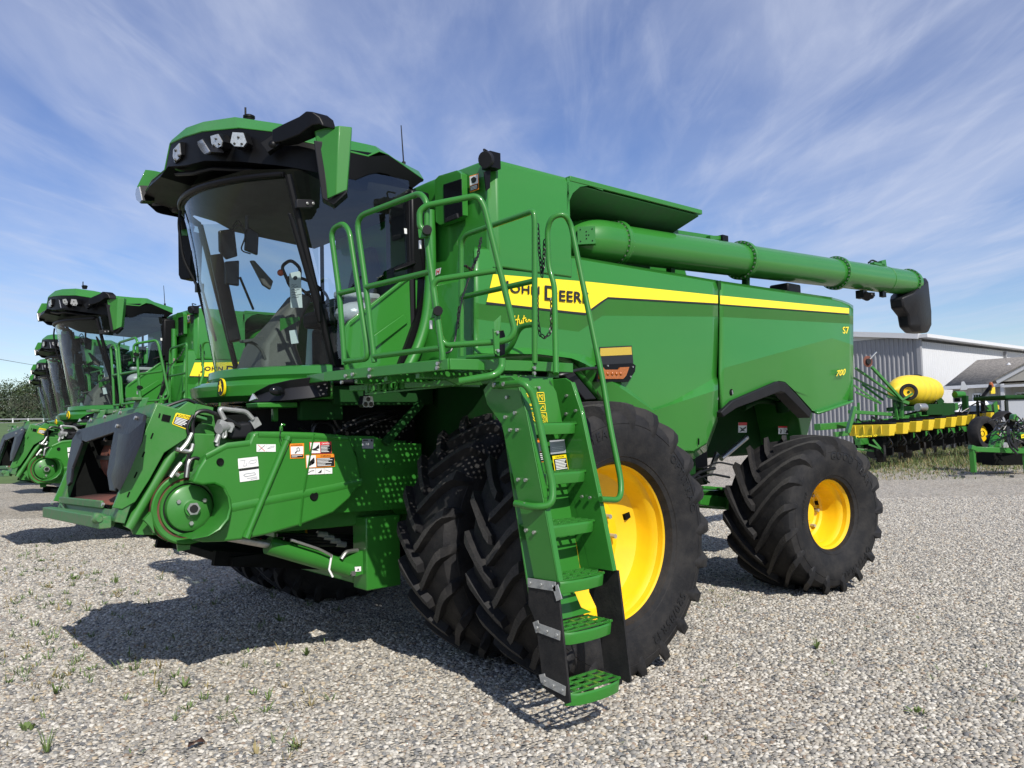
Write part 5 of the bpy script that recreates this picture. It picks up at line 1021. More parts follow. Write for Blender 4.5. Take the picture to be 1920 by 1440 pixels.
mb = MB(); mb.add([(-900,-900,0),(900,-900,0),(900,900,0),(-900,900,0)], [(0,1,2,3)]); tag(mb.build('ground', 'gravel_ground', recalc=False), kind='structure')
def stone_mat():
    m, t, N, L, b = nt('stone'); oi = N.new('ShaderNodeObjectInfo'); rp = N.new('ShaderNodeValToRGB'); stone_ramp(rp); L.new(oi.outputs['Random'], rp.inputs['Fac'])
    tc = N.new('ShaderNodeTexCoord'); n = N.new('ShaderNodeTexNoise'); n.inputs['Scale'].default_value = 2.5; n.inputs['Detail'].default_value = 5; L.new(tc.outputs['Object'], n.inputs['Vector'])
    mr = N.new('ShaderNodeMapRange'); mr.inputs['To Min'].default_value = .75; mr.inputs['To Max'].default_value = 1.25; L.new(n.outputs['Fac'], mr.inputs['Value'])
    mx = N.new('ShaderNodeMix'); mx.data_type = 'RGBA'; mx.blend_type = 'MULTIPLY'; mx.inputs[0].default_value = 1; L.new(rp.outputs['Color'], mx.inputs[6]); L.new(mr.outputs['Result'], mx.inputs[7]); L.new(mx.outputs[2], b.inputs['Base Color'])
    b.inputs['Roughness'].default_value = .8; MATS['stone'] = m
stone_mat()
# loose stones on the near ground: one object, instanced by geometry nodes
def near_poly():
    P = []
    for px, py in ((-420,1600),(2340,1600)): P.append(T(px, py, z=0))
    f = V((AX.x,AX.y,0)).normalized(); r = V((RT.x,RT.y,0)).normalized(); c = V((CAM.x,CAM.y,0))
    P += [c+f*17+r*15.5, c+f*17-r*15.5]
    return [V((p.x,p.y,.0)) for p in P]
mb = MB(); mb.add(near_poly(), [(0,1,2,3)]); GR = mb.build('gravel', 'stone', recalc=False); tag(GR, 'grey and beige pebbles covering the parking lot', 'gravel', kind='stuff')
ng = D.node_groups.new('gravel_scatter', 'GeometryNodeTree'); ng.interface.new_socket('Geometry', in_out='INPUT', socket_type='NodeSocketGeometry'); ng.interface.new_socket('Geometry', in_out='OUTPUT', socket_type='NodeSocketGeometry')
N, L = ng.nodes, ng.links; gi = N.new('NodeGroupInput'); go = N.new('NodeGroupOutput')
dp = N.new('GeometryNodeDistributePointsOnFaces'); dp.distribute_method = 'RANDOM'; dp.inputs['Density'].default_value = 1900; dp.inputs['Seed'].default_value = 3
L.new(gi.outputs[0], dp.inputs['Mesh'])
inst = N.new('GeometryNodeInstanceOnPoints'); L.new(dp.outputs['Points'], inst.inputs['Points'])
jn = N.new('GeometryNodeJoinGeometry')
for k, (sx, sy, sz) in enumerate(((1,.8,.62),(1.15,.7,.55),(.9,.9,.7),(1.05,.75,.5))):
    ic = N.new('GeometryNodeMeshIcoSphere'); ic.inputs['Radius'].default_value = .0112; ic.inputs['Subdivisions'].default_value = 2
    tf = N.new('GeometryNodeTransform'); tf.inputs['Scale'].default_value = (sx, sy, sz); L.new(ic.outputs['Mesh'], tf.inputs['Geometry'])
    nz = N.new('ShaderNodeTexNoise'); nz.inputs['Scale'].default_value = 55; nz.noise_dimensions = '4D'; nz.inputs['W'].default_value = k*3.1; nz.inputs['Detail'].default_value = 1
    sub = N.new('ShaderNodeVectorMath'); sub.operation = 'SUBTRACT'; sub.inputs[1].default_value = (.5,.5,.5); L.new(nz.outputs['Color'], sub.inputs[0])
    sc = N.new('ShaderNodeVectorMath'); sc.operation = 'SCALE'; sc.inputs['Scale'].default_value = .013; L.new(sub.outputs[0], sc.inputs[0])
    po = N.new('GeometryNodeSetPosition'); L.new(tf.outputs[0], po.inputs['Geometry']); L.new(sc.outputs[0], po.inputs['Offset'])
    sm = N.new('GeometryNodeSetMaterial'); sm.inputs['Material'].default_value = MATS['stone']; L.new(po.outputs[0], sm.inputs['Geometry'])
    ss = N.new('GeometryNodeSetShadeSmooth'); L.new(sm.outputs[0], ss.inputs[0])
    g2 = N.new('GeometryNodeGeometryToInstance'); L.new(ss.outputs[0], g2.inputs[0]); L.new(g2.outputs[0], jn.inputs[0])
L.new(jn.outputs[0], inst.inputs['Instance']); inst.inputs['Pick Instance'].default_value = True
rv = N.new('FunctionNodeRandomValue'); rv.data_type = 'FLOAT_VECTOR'; rv.inputs[0].default_value = (-.5,-.5,0); rv.inputs[1].default_value = (.5,.5,6.28); L.new(rv.outputs[0], inst.inputs['Rotation'])
rs = N.new('FunctionNodeRandomValue'); rs.data_type = 'FLOAT'; rs.inputs[2].default_value = .55; rs.inputs[3].default_value = 1.55; rs.inputs['Seed'].default_value = 5
pw = N.new('ShaderNodeMath'); pw.operation = 'POWER'; pw.inputs[1].default_value = 1.3; L.new(rs.outputs[1], pw.inputs[0]); L.new(pw.outputs[0], inst.inputs['Scale'])
L.new(inst.outputs[0], go.inputs[0])
md = GR.modifiers.new('scatter', 'NODES'); md.node_group = ng

# ---------------------------------------------------------------- weeds
mat('weed', (.115,.175,.045), .6, var=.4, vscale=40); mat('dry_grass', (.27,.22,.095), .7, var=.4, vscale=30); mat('grass_green', (.10,.15,.035), .65, var=.45, vscale=20); mat('field_green', (.085,.14,.035), .8, var=.35, vscale=.4); mat('dry_leaf', (.075,.035,.022), .7, var=.4, vscale=30)
def leafblade(mb, p, d, ln, w, droop, mi=0):
    p, d = V(p), V(d).normalized(); s = d.cross(V((0,0,1))); s = s.normalized() if s.length > .05 else V((1,0,0)); pts = []
    for k in range(4):
        t = k/3; c = p+d*ln*t+V((0,0,-droop*ln*t*t)); ww = w*(1-t)**.7*(.55+t*.9) if k < 3 else 0.0005; pts.append((c-s*ww/2, c+s*ww/2))
    for (a, b), (c, e) in zip(pts[:-1], pts[1:]): mb.add([a, b, e, c], [(0,1,2,3)], mi, True)
def clump(mb, c, n, h, w, spread, mi=0, lean=.8):
    for _ in range(n):
        a = random.uniform(0, 2*PI); e = random.uniform(.15, lean); r = random.uniform(0, spread)
        leafblade(mb, V(c)+V((math.cos(a)*r, math.sin(a)*r, 0)), (math.cos(a)*e, math.sin(a)*e, 1), h*random.uniform(.5,1.15), w*random.uniform(.6,1.2), random.uniform(0,.6), mi)
mb = MB()
for k in range(300):                                   # small weeds scattered over the left of the lot
    px = random.gauss(120, 130) if k < 210 else random.uniform(0, 640); py = random.uniform(1005, 1290) if k < 210 else random.uniform(1000, 1430)
    p = T(px, py, z=0.008); clump(mb, p, random.randint(5,12), random.uniform(.04,.11), random.uniform(.008,.018), random.uniform(.02,.07), random.choice((0,0,0,1)), 1.3)
for k in range(90):
    p = T(random.gauss(1345,45), random.gauss(1115,22), z=.008); clump(mb, p, 6, random.uniform(.015,.04), .008, .04, random.choice((0,0,1)), 1.5)
for k in range(60):
    p = T(random.uniform(1100,1900), random.uniform(900,1420), z=.008); clump(mb, p, random.randint(3,6), random.uniform(.02,.05), .008, .02, 0, 1.4)
tag(mb.build('ground_weeds', ['weed','dry_grass'], recalc=False), 'sparse small weeds sprouting through the gravel', 'weeds', kind='stuff')
for px, py, n, h, w, sp, lb, lean in ((575,1228,9,.10,.035,.01,'broad leaved weed alone in the gravel beside the front tyre shadow',1.2),(346,1288,10,.10,.035,.01,'broad leaved weed in open gravel below the pointed shadow',1.2),(88,1410,16,.20,.010,.02,'thin tall grass tuft at the bottom left of the gravel',.45),(105,1300,7,.10,.03,.01,'dark green weed sprout at the lower left edge',.9),(217,1092,26,.11,.012,.05,'yellowish grass tuft left of the shadow',.6),(138,1085,16,.07,.04,.10,'wide low weed patch in the sunny gravel behind the tuft',1.8),(1531,1215,12,.11,.02,.02,'weed sprout in gravel right of the big yellow wheel',.9),(1720,1335,10,.06,.03,.04,'low rosette weed at the lower right of the gravel',1.9),(55,1365,12,.06,.04,.06,'low leafy weed near the bottom left corner',1.6),(78,1052,12,.05,.06,.08,'flat leafy weed farthest back in the sunny left gravel',2.0)):
    p = T(px, py, z=.01); mb = MB(); clump(mb, (0,0,0), n, h, w, sp, 0, lean); o = mb.build('weed', 'weed', recalc=False); o.location = p; tag(o, lb, 'weed', 'weeds in the gravel')
p = T(368,1396,z=.02); mb = MB(); mb.loft([[p+V((-.05,-.01,.0)), p+V((-.03,.03,.012))], [p+V((0,-.02,.02)), p+V((0,.03,.006))], [p+V((.05,.0,.0)), p+V((.04,.03,.02))]], caps=False, closed=False); tag(mb.build('dead_leaf', 'dry_leaf', solid=.003, recalc=False), 'brown dead leaf lying on the pebbles', 'leaf')
# ================================================================ background on the right
mat('siding_gray_shade', (.28,.285,.30), .55, var=.08, vscale=1.5); mat('siding_white', (.58,.59,.60), .5, var=.05, vscale=1.5); mat('trim_white', (.62,.63,.64), .5); mat('wall_cream', (.44,.42,.37), .7, var=.06, vscale=2); mat('trim_dark', (.10,.10,.10), .5)
def shingle():
    m, t, N, L, b = nt('shingle'); tc = N.new('ShaderNodeTexCoord'); br = N.new('ShaderNodeTexBrick'); br.inputs['Scale'].default_value = 3.2; br.inputs['Color1'].default_value = (.30,.275,.235,1); br.inputs['Color2'].default_value = (.19,.175,.155,1); br.inputs['Mortar'].default_value = (.08,.07,.06,1); br.inputs['Mortar Size'].default_value = .01
    L.new(tc.outputs['UV'] if False else tc.outputs['Object'], br.inputs['Vector']); L.new(br.outputs['Color'], b.inputs['Base Color']); b.inputs['Roughness'].default_value = .9; MATS['shingle'] = m
shingle()
fwd = V((AX.x,AX.y,0)).normalized(); rgt = V((fwd.y,-fwd.x,0))
def at_depth(px, d): 
    r_ = ray(px, 720); r_ = V((r_.x, r_.y, 0)); r_ /= r_.dot(fwd); return V((CAM.x,CAM.y,0))+r_*d
def z_at(px, py, d): r_ = ray(px, py); return CAM.z + r_.z*d/V((r_.x,r_.y,0)).dot(fwd)
# warehouse
K = at_depth(1727, 46); Lf = K+V((0,12,0)); Rt_ = K+V((40,0,0))
ze = z_at(1727, 631, 46)
WH = thing('warehouse', 'large metal warehouse with shade-grey ribbed end and sunlit white side behind the yellow tank', 'warehouse', K)
def rel(p, o): return V(p)-V(o)
def corr(A, B, z0, z1, pitch, depth, mats, name, par, o, trap=.45):
    e = (B-A); Ln = e.length; e.normalize(); n = V((e.y,-e.x,0)); n = n if n.dot(V((CAM.x,CAM.y,0))-A) > 0 else -n; mb = MB(); k = int(Ln/pitch); pts = []
    for i in range(k):
        s = i*pitch
        for f, h in ((0,0),(.5-trap/2,0),(.5-trap/4,1),(.5+trap/4,1),(.5+trap/2,0)): pts.append(A+e*(s+f*pitch)+n*depth*h)
    pts.append(A+e*k*pitch); pts.append(B)
    mb.add([rel(p+V((0,0,z0)),o) for p in pts]+[rel(p+V((0,0,z1)),o) for p in pts], [(i,i+1,len(pts)+i+1,len(pts)+i) for i in range(len(pts)-1)]); return mb.build(name, mats, par, recalc=False)
far = K+V((0,28,0)); corr(K, far, 0, ze+.02, .27, .055, 'siding_gray_shade', 'end_wall', WH, K, .5); mb = MB(); mb.prism([V((.02,0,ze)), V((.02,14,ze+1.85)), V((.02,28,ze))], (.05,0,0)); mb.build('gable_wall', 'siding_gray_shade', WH)  # end wall greyed: its shade is put into the siding colour
side2 = K+(Rt_-K).normalized()*60; corr(K, side2, 0, ze-.25, .30, .025, 'siding_white', 'side_wall', WH, K)
e_s = (Rt_-K).normalized(); e_e = (far-K).normalized()
mb = MB()
mb.bar(V((-.3,-.25,ze)), V((60,-.25,ze)), .7, .20, mi=0); mb.bar(V((-.1,-.1,ze)), V((-.1,14,ze+1.87)), .5, .30, mi=0); mb.build('roof_trim', ['trim_white'], WH)
mb = MB(); mb.bar(rel(K,K), rel(K+V((0,0,ze)),K), .22, .22, (1,0,0))
for s in (13.5, 22.5, 31, 40): p = K+e_s*s+V((0,0,0)); nn = V((e_s.y,-e_s.x,0)); p = p-nn*.0; c = p+ (nn if nn.dot(CAM-p) > 0 else -nn)*.12; mb.bar(rel(c,K), rel(c+V((0,0,ze-.3)),K), .14, .14, (1,0,0))
mb.build('downspout', 'siding_gray_shade', WH)
mb = MB(); mid = e_e*14+V((0,0,ze+2.0)); a0, a1 = V((0,0,ze+.1)), e_e*28+V((0,0,ze+.1)); r2 = e_s*60; mb.add([a0, a0+r2, mid+r2, mid, a1, a1+r2], [(0,1,2,3),(3,2,5,4)]); mb.add([a0, mid, a1], [(0,1,2)]); mb.build('roof', 'siding_white', WH, recalc=False)
# office with shingled roof
O1 = at_depth(1787, 41); eo = V((0,-1,0)); no = V((-1,0,0)); dp_ = V((1,0,0)); OX = O1.x
OF = thing('office_building', 'small cream office with grey shingle roof and porch gable right of the warehouse', 'office', O1)
zE = z_at(1785, 724, 41); Lo = 12.0
P_ = lambda px, py, dx=0: T(px, py, x=OX+dx)-O1
R0 = P_(1832, 675, 5.2); zR = R0.z
mb = MB(); mb.prism([V((0,0,0)), eo*Lo, eo*Lo+dp_*10.4, dp_*10.4], (0,0,zE-.05))
for k in range(36): p = eo*(.33*k)+no*.012; mb.box(p.x-.02,p.x+.02,p.y-.02,p.y+.02,0,zE-.06)
mb.build('wall', 'wall_cream', OF)
mb = MB(); E0 = -eo*.3+no*.4+V((0,0,zE)); E1 = eo*(Lo+.4)+no*.4+V((0,0,zE)); R1 = V((R0.x,-(Lo+.4),zR)); Bk0, Bk1 = -eo*.3+dp_*10.8+V((0,0,zE)), eo*(Lo+.4)+dp_*10.8+V((0,0,zE))
R0 = V((R0.x, R0.y, zR))
mb.add([E0, E1, R1, R0, Bk0, Bk1], [(0,1,2,3),(3,2,5,4),(0,3,4)]); mb.build('roof', 'shingle', OF, solid=.1, recalc=False)
mb = MB(); mb.bar(E0+V((0,0,-.08)), E1+V((0,0,-.08)), .08, .16); mb.bar(E0+V((0,0,-.08)), Bk0+V((0,0,-.08)), .08, .16)
p0, pm = P_(1869,716,-1.6), P_(1932,682,-1.6); p1 = V((p0.x, 2*pm.y-p0.y, p0.z)); mb.bar(p0, pm, .10, .20); mb.bar(p1, pm, .10, .20)
pc_ = P_(1880,725,-1.5); mb.bar(V((pc_.x,pc_.y,0)), V((pc_.x,pc_.y,p0.z-.1)), .16, .16, (1,0,0)); mb.bar(V((p0.x,p0.y-.2,p0.z-.22)), V((p1.x,p1.y,p0.z-.22)), .1, .12)
wins = []
for px, py0, py1, w in ((1832,739,762,15),(1917,737,764,24)):
    a_, b2 = P_(px-w/2, py0, -.02), P_(px+w/2, py0, -.02); z1 = a_.z; z0 = P_(px, py1, -.02).z; a_.z = b2.z = 0; wins.append((a_, b2, z0, z1)); mb.bar(a_+V((0,0,z1)), b2+V((0,0,z1)), .06, .07); mb.bar(a_+V((0,0,z0)), b2+V((0,0,z0)), .06, .07); mb.bar(a_+V((0,0,z0)), a_+V((0,0,z1)), .06, .07, eo); mb.bar(b2+V((0,0,z0)), b2+V((0,0,z1)), .06, .07, eo)
    for t in (.33,.66): q_ = a_.lerp(b2,t); mb.bar(q_+V((0,0,z0)), q_+V((0,0,z1)), .03, .02, eo)
    mb.bar(a_+V((0,0,(z0+z1)/2)), b2+V((0,0,(z0+z1)/2)), .03, .02)
mb.build('trim', 'trim_white', OF)
for a_, b2, z0, z1 in wins: mb = MB(); mb.prism([a_+V((0,0,z0)), b2+V((0,0,z0)), b2+V((0,0,z1)), a_+V((0,0,z1))], no*.012); mb.build('window', 'window_glass', OF)
mb = MB(); a_, b2 = P_(1786,730,-.01), P_(1801,730,-.01); a_.z = b2.z = 0; mb.prism([a_, b2, b2+V((0,0,zE-.25)), a_+V((0,0,zE-.25))], no*.01); mb.build('door', 'dark_cavity', OF)
mb = MB(); mb.prism([p0, p1, pm], dp_*.1, 0); mb.build('gable', 'wall_cream', OF)
mb = MB(); up_ = V((0,0,.10)); mb.prism([p0+up_-dp_*.1-V((0,-.3,.15)), pm+up_-dp_*.1, pm+up_+dp_*5, p0+up_+dp_*2.0-V((0,-.3,.15))], (0,0,.06)); mb.prism([p1+up_-dp_*.1-V((0,.3,.15)), pm+up_-dp_*.1, pm+up_+dp_*5, p1+up_+dp_*2.0-V((0,.3,.15))], (0,0,.06)); mb.build('gable_roof', 'shingle', OF)
mb = MB(); p = P_(1892,690,3.6); mb.tube([p+V((0,0,-.35)), p+V((0,0,.2))], .07, 10); mb.lathe([(.0,.30),(.05,.24),(.12,.18),(.12,.10),(.07,.08)], p, (0,0,1), 12); mb.build('roof_vent', 'trim_white', OF)

# pickup behind the planter and a dark canopy vehicle
def vehicle(name, lb, cat, px, d, yaw, col, L_, H_, mats):
    o = thing(name, lb, cat, at_depth(px, d)); o.rotation_euler = (0,0,yaw); return o
mat('truck_white', (.75,.76,.78), .3, coat=.6); mat('vehicle_dark', (.01,.016,.013), .4)
PK = thing('pickup_truck', 'white pickup truck parked behind the planter in front of the office', 'pickup truck', at_depth(1826, 39.5)); PK.rotation_euler = (0,0,R(-55)); PK.scale = (1.2,1.2,1.25)
mb = MB(); mb.prism([(-2.7,-.95,.55),(2.7,-.95,.55),(2.75,-.95,1.05),(1.1,-.95,1.15),(-2.7,-.95,1.15)], (0,1.9,0)); mb.prism([(-1.0,-.85,1.15),(1.2,-.85,1.15),(.5,-.78,1.82),(.2,-.78,1.88),(-.7,-.78,1.88),(-.95,-.8,1.75)], (0,1.62,0)); mb.build('body', 'truck_white', PK, bevel=.06, seg=3)
mb = MB(); mb.prism([(-.75,-.88,1.2),(1.0,-.88,1.2),(.45,-.83,1.72),(-.70,-.83,1.72)], (0,1.68,0)); mb.prism([(-1.02,-.65,1.25),(-1.02,.65,1.25),(-.93,.6,1.75),(-.93,-.6,1.75)], (-.02,0,0)); mb.build('window', 'window_glass', PK)
for x in (-1.7,1.75):
    for s in (-1,1): mb = MB(); mb.lathe([(.2,-.12),(.36,-.12),(.40,-.08),(.40,.08),(.36,.12),(.2,.12),(0,.06)], (x,s*.85,.40), (0,1,0), 24); mb.build('wheel', 'rubber', PK)
UV_ = thing('utility_vehicle', 'dark boxy utility vehicle with green canopy behind the folded implement at the right edge', 'utility vehicle', at_depth(1912, 31)); UV_.rotation_euler = (0,0,math.atan2(rgt.y,rgt.x)); UV_.scale = (1.15,1.15,1.28)
mb = MB(); mb.prism([(-1.05,-.9,.5),(1.3,-.9,.5),(1.3,-.9,1.1),(-1.05,-.9,1.1)], (0,1.8,0)); 
for x in (-.98,.0,1.2): mb.box(x-.05,x+.05,-.85,-.78,1.1,1.75); mb.box(x-.05,x+.05,.78,.85,1.1,1.75)
mb.build('body', 'vehicle_dark', UV_, bevel=.03); mb = MB(); mb.box(-1.08,1.3,-.92,.92,1.76,1.88); mb.build('canopy', 'dark_green_shade', UV_, bevel=.04)
mb = MB(); mb.box(-.93,-.06,-.83,-.81,1.12,1.74); mb.box(.05,1.15,-.83,-.81,1.12,1.74); mb.build('window', 'decal_gray', UV_)
for x in (-.6,.9):
    for s in (-1,1): mb = MB(); mb.lathe([(.15,-.1),(.30,-.1),(.33,-.06),(.33,.06),(.30,.1),(.15,.1)], (x,s*.8,.33), (0,1,0), 20); mb.build('wheel', 'rubber', UV_)

# ---------------------------------------------------------------- planter
mat('tank_yellow', (.80,.58,.030), .45, var=.06, vscale=3)
D0 = 29.0
PLT = thing('planter', 'wide green planter with yellow tank and row of yellow seed hoppers', 'planter', at_depth(1690, D0))
po = PLT.location.copy()
def Wd(px, py, d): p = at_depth(px, d); p.z = z_at(px, py, d); return p-po
def wbox(mb, a, b, w, h, mi=0): mb.bar(a, b, w, h, mi=mi)
tx = (Wd(1765,735,34)-Wd(1668,738,30))
c0, c1 = Wd(1683,735,30.2), Wd(1750,730,33.5); ta = (c1-c0).normalized()
mb = MB(); rr = .60; Lh = (c1-c0).length/2
prof = []
for k in range(33):
    s = -1+2*k/32; r_ = rr*(1-abs(s)**3.2)**.5; r_ = r_*(1.0 if abs(s) > .75 or (k % 4) else .94); prof.append((max(r_,.001)*1.0, s*(Lh+.40)))
mb.lathe(prof, (c0+c1)/2, V((ta.x,ta.y,0)).normalized(), 40); mb.box(*[0]*6) if False else None
mb.ball((c0+c1)/2+V((0,0,rr-.02)), .2, 1, 6, 1.6, 1, .35); mb.build('liquid_tank', ['tank_yellow','black_plastic'], PLT, sharp=22)
mb = MB(); base = (c0+c1)/2+V((0,0,-rr)); mb.bar(c0+V((0,0,-rr-.05)), c1+V((0,0,-rr-.05)), .9, .15); mb.bar(c0+V((0,0,-rr-.1)), c0+V((0,0,-1.7)), .15, .15, (1,0,0)); mb.bar(c1+V((0,0,-rr-.1)), c1+V((0,0,-1.7)), .15, .15, (1,0,0)); mb.prism([Wd(1756,752,30.8), Wd(1764,746,30.8), Wd(1769,752,30.8), Wd(1766,760,30.8), Wd(1757,760,30.8)], fwd*.1); mb.build('tank_cradle', 'dark_green_shade', PLT)
# spare carrying wheel shown against the tank, folded marker arm with disc
def gw(name, c, nrm, r, w, par, rim='yellow_paint', rr_=.58):
    mb = MB(); mb.lathe([(r*rr_,-w*.4),(r*.72,-w*.5),(r*.92,-w*.48),(r,-w*.3),(r,w*.3),(r*.92,w*.48),(r*.72,w*.5),(r*rr_,w*.4)], c, nrm, 36, 0); mb.lathe([(r*rr_,-w*.42),(r*rr_*.92,-w*.3),(r*rr_*.8,-w*.1),(0,-w*.05)], c, nrm, 28, 1); mb.lathe([(0,-w*.2),(r*.15,-w*.2),(r*.17,0)], c, nrm, 14, 2); return mb.build(name, ['rubber',rim,'dark_green_shade'], par, sharp=35)
vn = V((fwd.x*.86+rgt.x*.35, fwd.y*.86+rgt.y*.35, 0)).normalized()
gw('transport_wheel', Wd(1703,735,28.6), vn, .30, .2, PLT)
mb = MB(); mb.bar(Wd(1636,688,28), Wd(1690,750,28.3), .10, .08); mb.bar(Wd(1605,690,28.3), Wd(1690,750,28.5), .08, .07); mb.bar(Wd(1600,708,28.5), Wd(1684,752,28.6), .06, .06); mb.bar(Wd(1600,722,28.5), Wd(1648,755,28.6), .06, .05); mb.bar(Wd(1690,750,28.3), Wd(1710,738,28.4), .06, .06); mb.bar(Wd(1662,742,28.4), Wd(1702,756,28.4), .10, .10); mb.bar(Wd(1603,735,29), Wd(1650,757,29), .08, .06)
for a_, b2 in (((1608,755),(1606,790)),((1640,757),(1640,785)),((1676,755),(1680,790)),((1690,755),(1688,785)),((1616,720),(1655,750))): mb.bar(Wd(*a_,28.6), Wd(*b2,28.6), .07, .07, (1,0,0))
mb.build('marker_arm', 'green_dusty', PLT)
mb = MB(); c = Wd(1628,678,27.9); mb.lathe([(0,-.04),(.06,-.04),(.09,0),(.20,.03),(.19,.04),(0,.06)], c, (fwd*-1+rgt*.3), 24, 0); mb.bar(c, Wd(1646,660,27.9), .08, .03, mi=1); mb.lathe([(.0,-.03),(.10,-.03),(.10,.05),(0,.05)], c-fwd*.06, (fwd*-1+rgt*.3), 18, 2); mb.build('marker_disc', ['rust','steel','rubber'], PLT)
# hoppers in one row running away to the right
ha, hb = (1593,792), (1812,769)
hp = []
for k in range(10):
    t = k/9; d = 27.0+15.0*t/(1+0.25*(1-t)); px = 1627+ (1817-1627)*(1-(1-t)**1.12); hp.append((px, 803-24.5*(t**.9), d))
rowdir = None
P0_, P1_ = Wd(1630,806,26.5), Wd(1824,782,33.5)
for k in range(10):
    c = P0_.lerp(P1_, k/9); hl = V((0,.72,0)); sd_ = V((.24,0,0))
    if k > 0: pass
    mb = MB(); lo = [c-hl*.9-sd_*.8+V((0,0,-.20)), c+hl*.9-sd_*.8+V((0,0,-.20)), c+hl*.9+sd_*.8+V((0,0,-.20)), c-hl*.9+sd_*.8+V((0,0,-.20))]; hi = [c-hl-sd_+V((0,0,.17)), c+hl-sd_+V((0,0,.17)), c+hl+sd_+V((0,0,.17)), c-hl+sd_+V((0,0,.17))]
    mb.loft([lo, hi], 0)
    for t in (-.6,-.2,.2,.6): mb.bar(c+hl*t-sd_*.95+V((0,0,-.15)), c+hl*t-sd_*1.05+V((0,0,.15)), .03, .03, hl.normalized(), 0)
    h_ = mb.build('seed_hopper', 'tank_yellow', PLT, bevel=.02); mb = MB(); mb.prism([p+V((0,0,.005)) for p in hi], (0,0,.06)); mb.build('hopper_lid', 'black_plastic', h_, bevel=.02)
    mb = MB(); mb.obox(c+V((.05,.1,-.42)), V((.13,0,0)), V((0,.5,0)), V((0,0,.2)), 0); mb.obox(c+V((.05,-.35,-.7)), V((.05,0,0)), V((0,.3,0)), V((0,0,.12)), 1); mb.bar(c+V((0,-.6,-.35)), c+V((0,-.1,-.9)), .06, .08, mi=1); mb.tube(fil([c+V((.1,-.5,-.25)), c+V((.2,-.6,-.5)), c+V((.05,-.3,-.75))], .1), .025, 6, 2); mb.lathe([(.0,-.02),(.2,-.02),(.2,.02),(0,.02)], c+V((.12,.05,-.75)), (1,.1,0), 18, 2); mb.build('row_meter', ['dark_cavity','black_plastic','hose'], PLT)
# tool bars, closing wheels, gauge wheels
mb = MB(); q0_, q1_ = P0_+V((0,0,-.38)), P1_+V((0,0,-.38)); mb.bar(q0_-fwd*.3-rgt*.6, q1_-fwd*.3+rgt*.4, .2, .2); mb.bar(q0_+fwd*1.0+V((0,0,.5))-rgt*1.4, q1_+fwd*1.0+V((0,0,.45)), .25, .22); mb.bar(Wd(1560,815,27), Wd(1650,805,27), .2, .16); mb.bar(Wd(1585,812,26.5), Wd(1600,762,26.5), .22, .10, rgt); mb.bar(Wd(1590,800,27), Wd(1610,840,26.6), .14, .12); mb.bar(Wd(1590,772,27.5), Wd(1680,778,29), .12, .12); mb.bar(Wd(1680,790,29.5), Wd(1785,762,34), .4, .3); mb.bar(Wd(1600,842,26.2), Wd(1632,846,26.2), .08, .06)
mb.build('toolbar', 'green_dusty', PLT, bevel=.01)
mb = MB(); q = Quad(Wd(1600,816.5,26.05), Wd(1640,815,26.05), Wd(1640,820,26.05), Wd(1600,821.5,26.05)); q.text(mb, 'MaxEmerge XP', 0,0,1,1,0,.02,bold=.02); q = Quad(Wd(1672,819,27.2), Wd(1680,818,27.2), Wd(1680,822,27.2), Wd(1672,823,27.2)); q.rect(mb,0,0,1,1,0,.06); mb.build('bar_lettering', 'decal_yellow', PLT)
rn = V((rgt.x*.80-fwd.x*.30, rgt.y*.80-fwd.y*.30, 0)).normalized()
gw('gauge_wheel', Wd(1645,844,26.6), -rn, .40, .30, PLT); gw('gauge_wheel', Wd(1694,837,28.6), -rn, .42, .30, PLT)
for px, py, d in ((1652,850,26),(1681,847,27.4),(1727,838,28.7),(1747,835,29.8),(1764,831,30.8),(1779,828,31.6),(1795,824,32.4),(1806,821,33.2)):
    mb = MB(); c = Wd(px,py,d); mb.lathe([(.20,-.03),(.27,-.03),(.27,.03),(.20,.03),(0,.015)], c, -rn, 22, 0); mb.bar(c, c+V((0,0,.45))-rgt*.35, .05, .06, mi=1); mb.bar(c+V((0,0,.1)), c+V((0,0,.30))-rgt*.5, .04, .05, mi=1); mb.build('closing_wheel', ['rubber','green_dusty'], PLT)
mb = MB()
for k in range(26):
    a_ = Wd(1690+random.uniform(0,130), 768+random.uniform(-8,10), 31+random.uniform(0,4)); mb.tube(fil([a_, a_+V((random.uniform(-.4,.4),random.uniform(-.4,.4),random.uniform(.05,.3))), a_+V((random.uniform(-.7,.7),random.uniform(-.7,.7),random.uniform(-.2,.1)))], .2), .025, 6)
for k in range(7): a_ = Wd(1590+random.uniform(0,70), 790+random.uniform(-8,10), 28); mb.tube(fil([a_, a_+V((.2,.1,.15)), a_+V((.5,-.1,-.1))], .2), .025, 6)
mb.build('hose', 'hose', PLT)
mb = MB(); mb.tube([Wd(1718,764,29.5), Wd(1732,764,29.7)], .15, 14, 0); mb.obox(Wd(1745,768,30), rgt*.3, fwd*.2, V((0,0,.2)), 1); mb.obox(Wd(1770,768,31), rgt*.25, fwd*.2, V((0,0,.25)), 1); mb.tube([Wd(1789,740,33), Wd(1805,740,33.2)], .14, 18, 2); mb.bar(Wd(1808,742,33), Wd(1808,770,33), .2, .2, (1,0,0), 1); mb.prism([Wd(1800,732,33.4), Wd(1803,716,33.4), Wd(1808,715,33.4), Wd(1815,728,33.4), Wd(1812,731,33.4)], fwd*.02, 3); mb.obox(Wd(1682,765,29), rgt*.12, fwd*.2, V((0,0,.32)), 1); mb.build('fertilizer_pump', ['steel','dark_green_shade','green_paint','decal_gray'], PLT, bevel=.02)
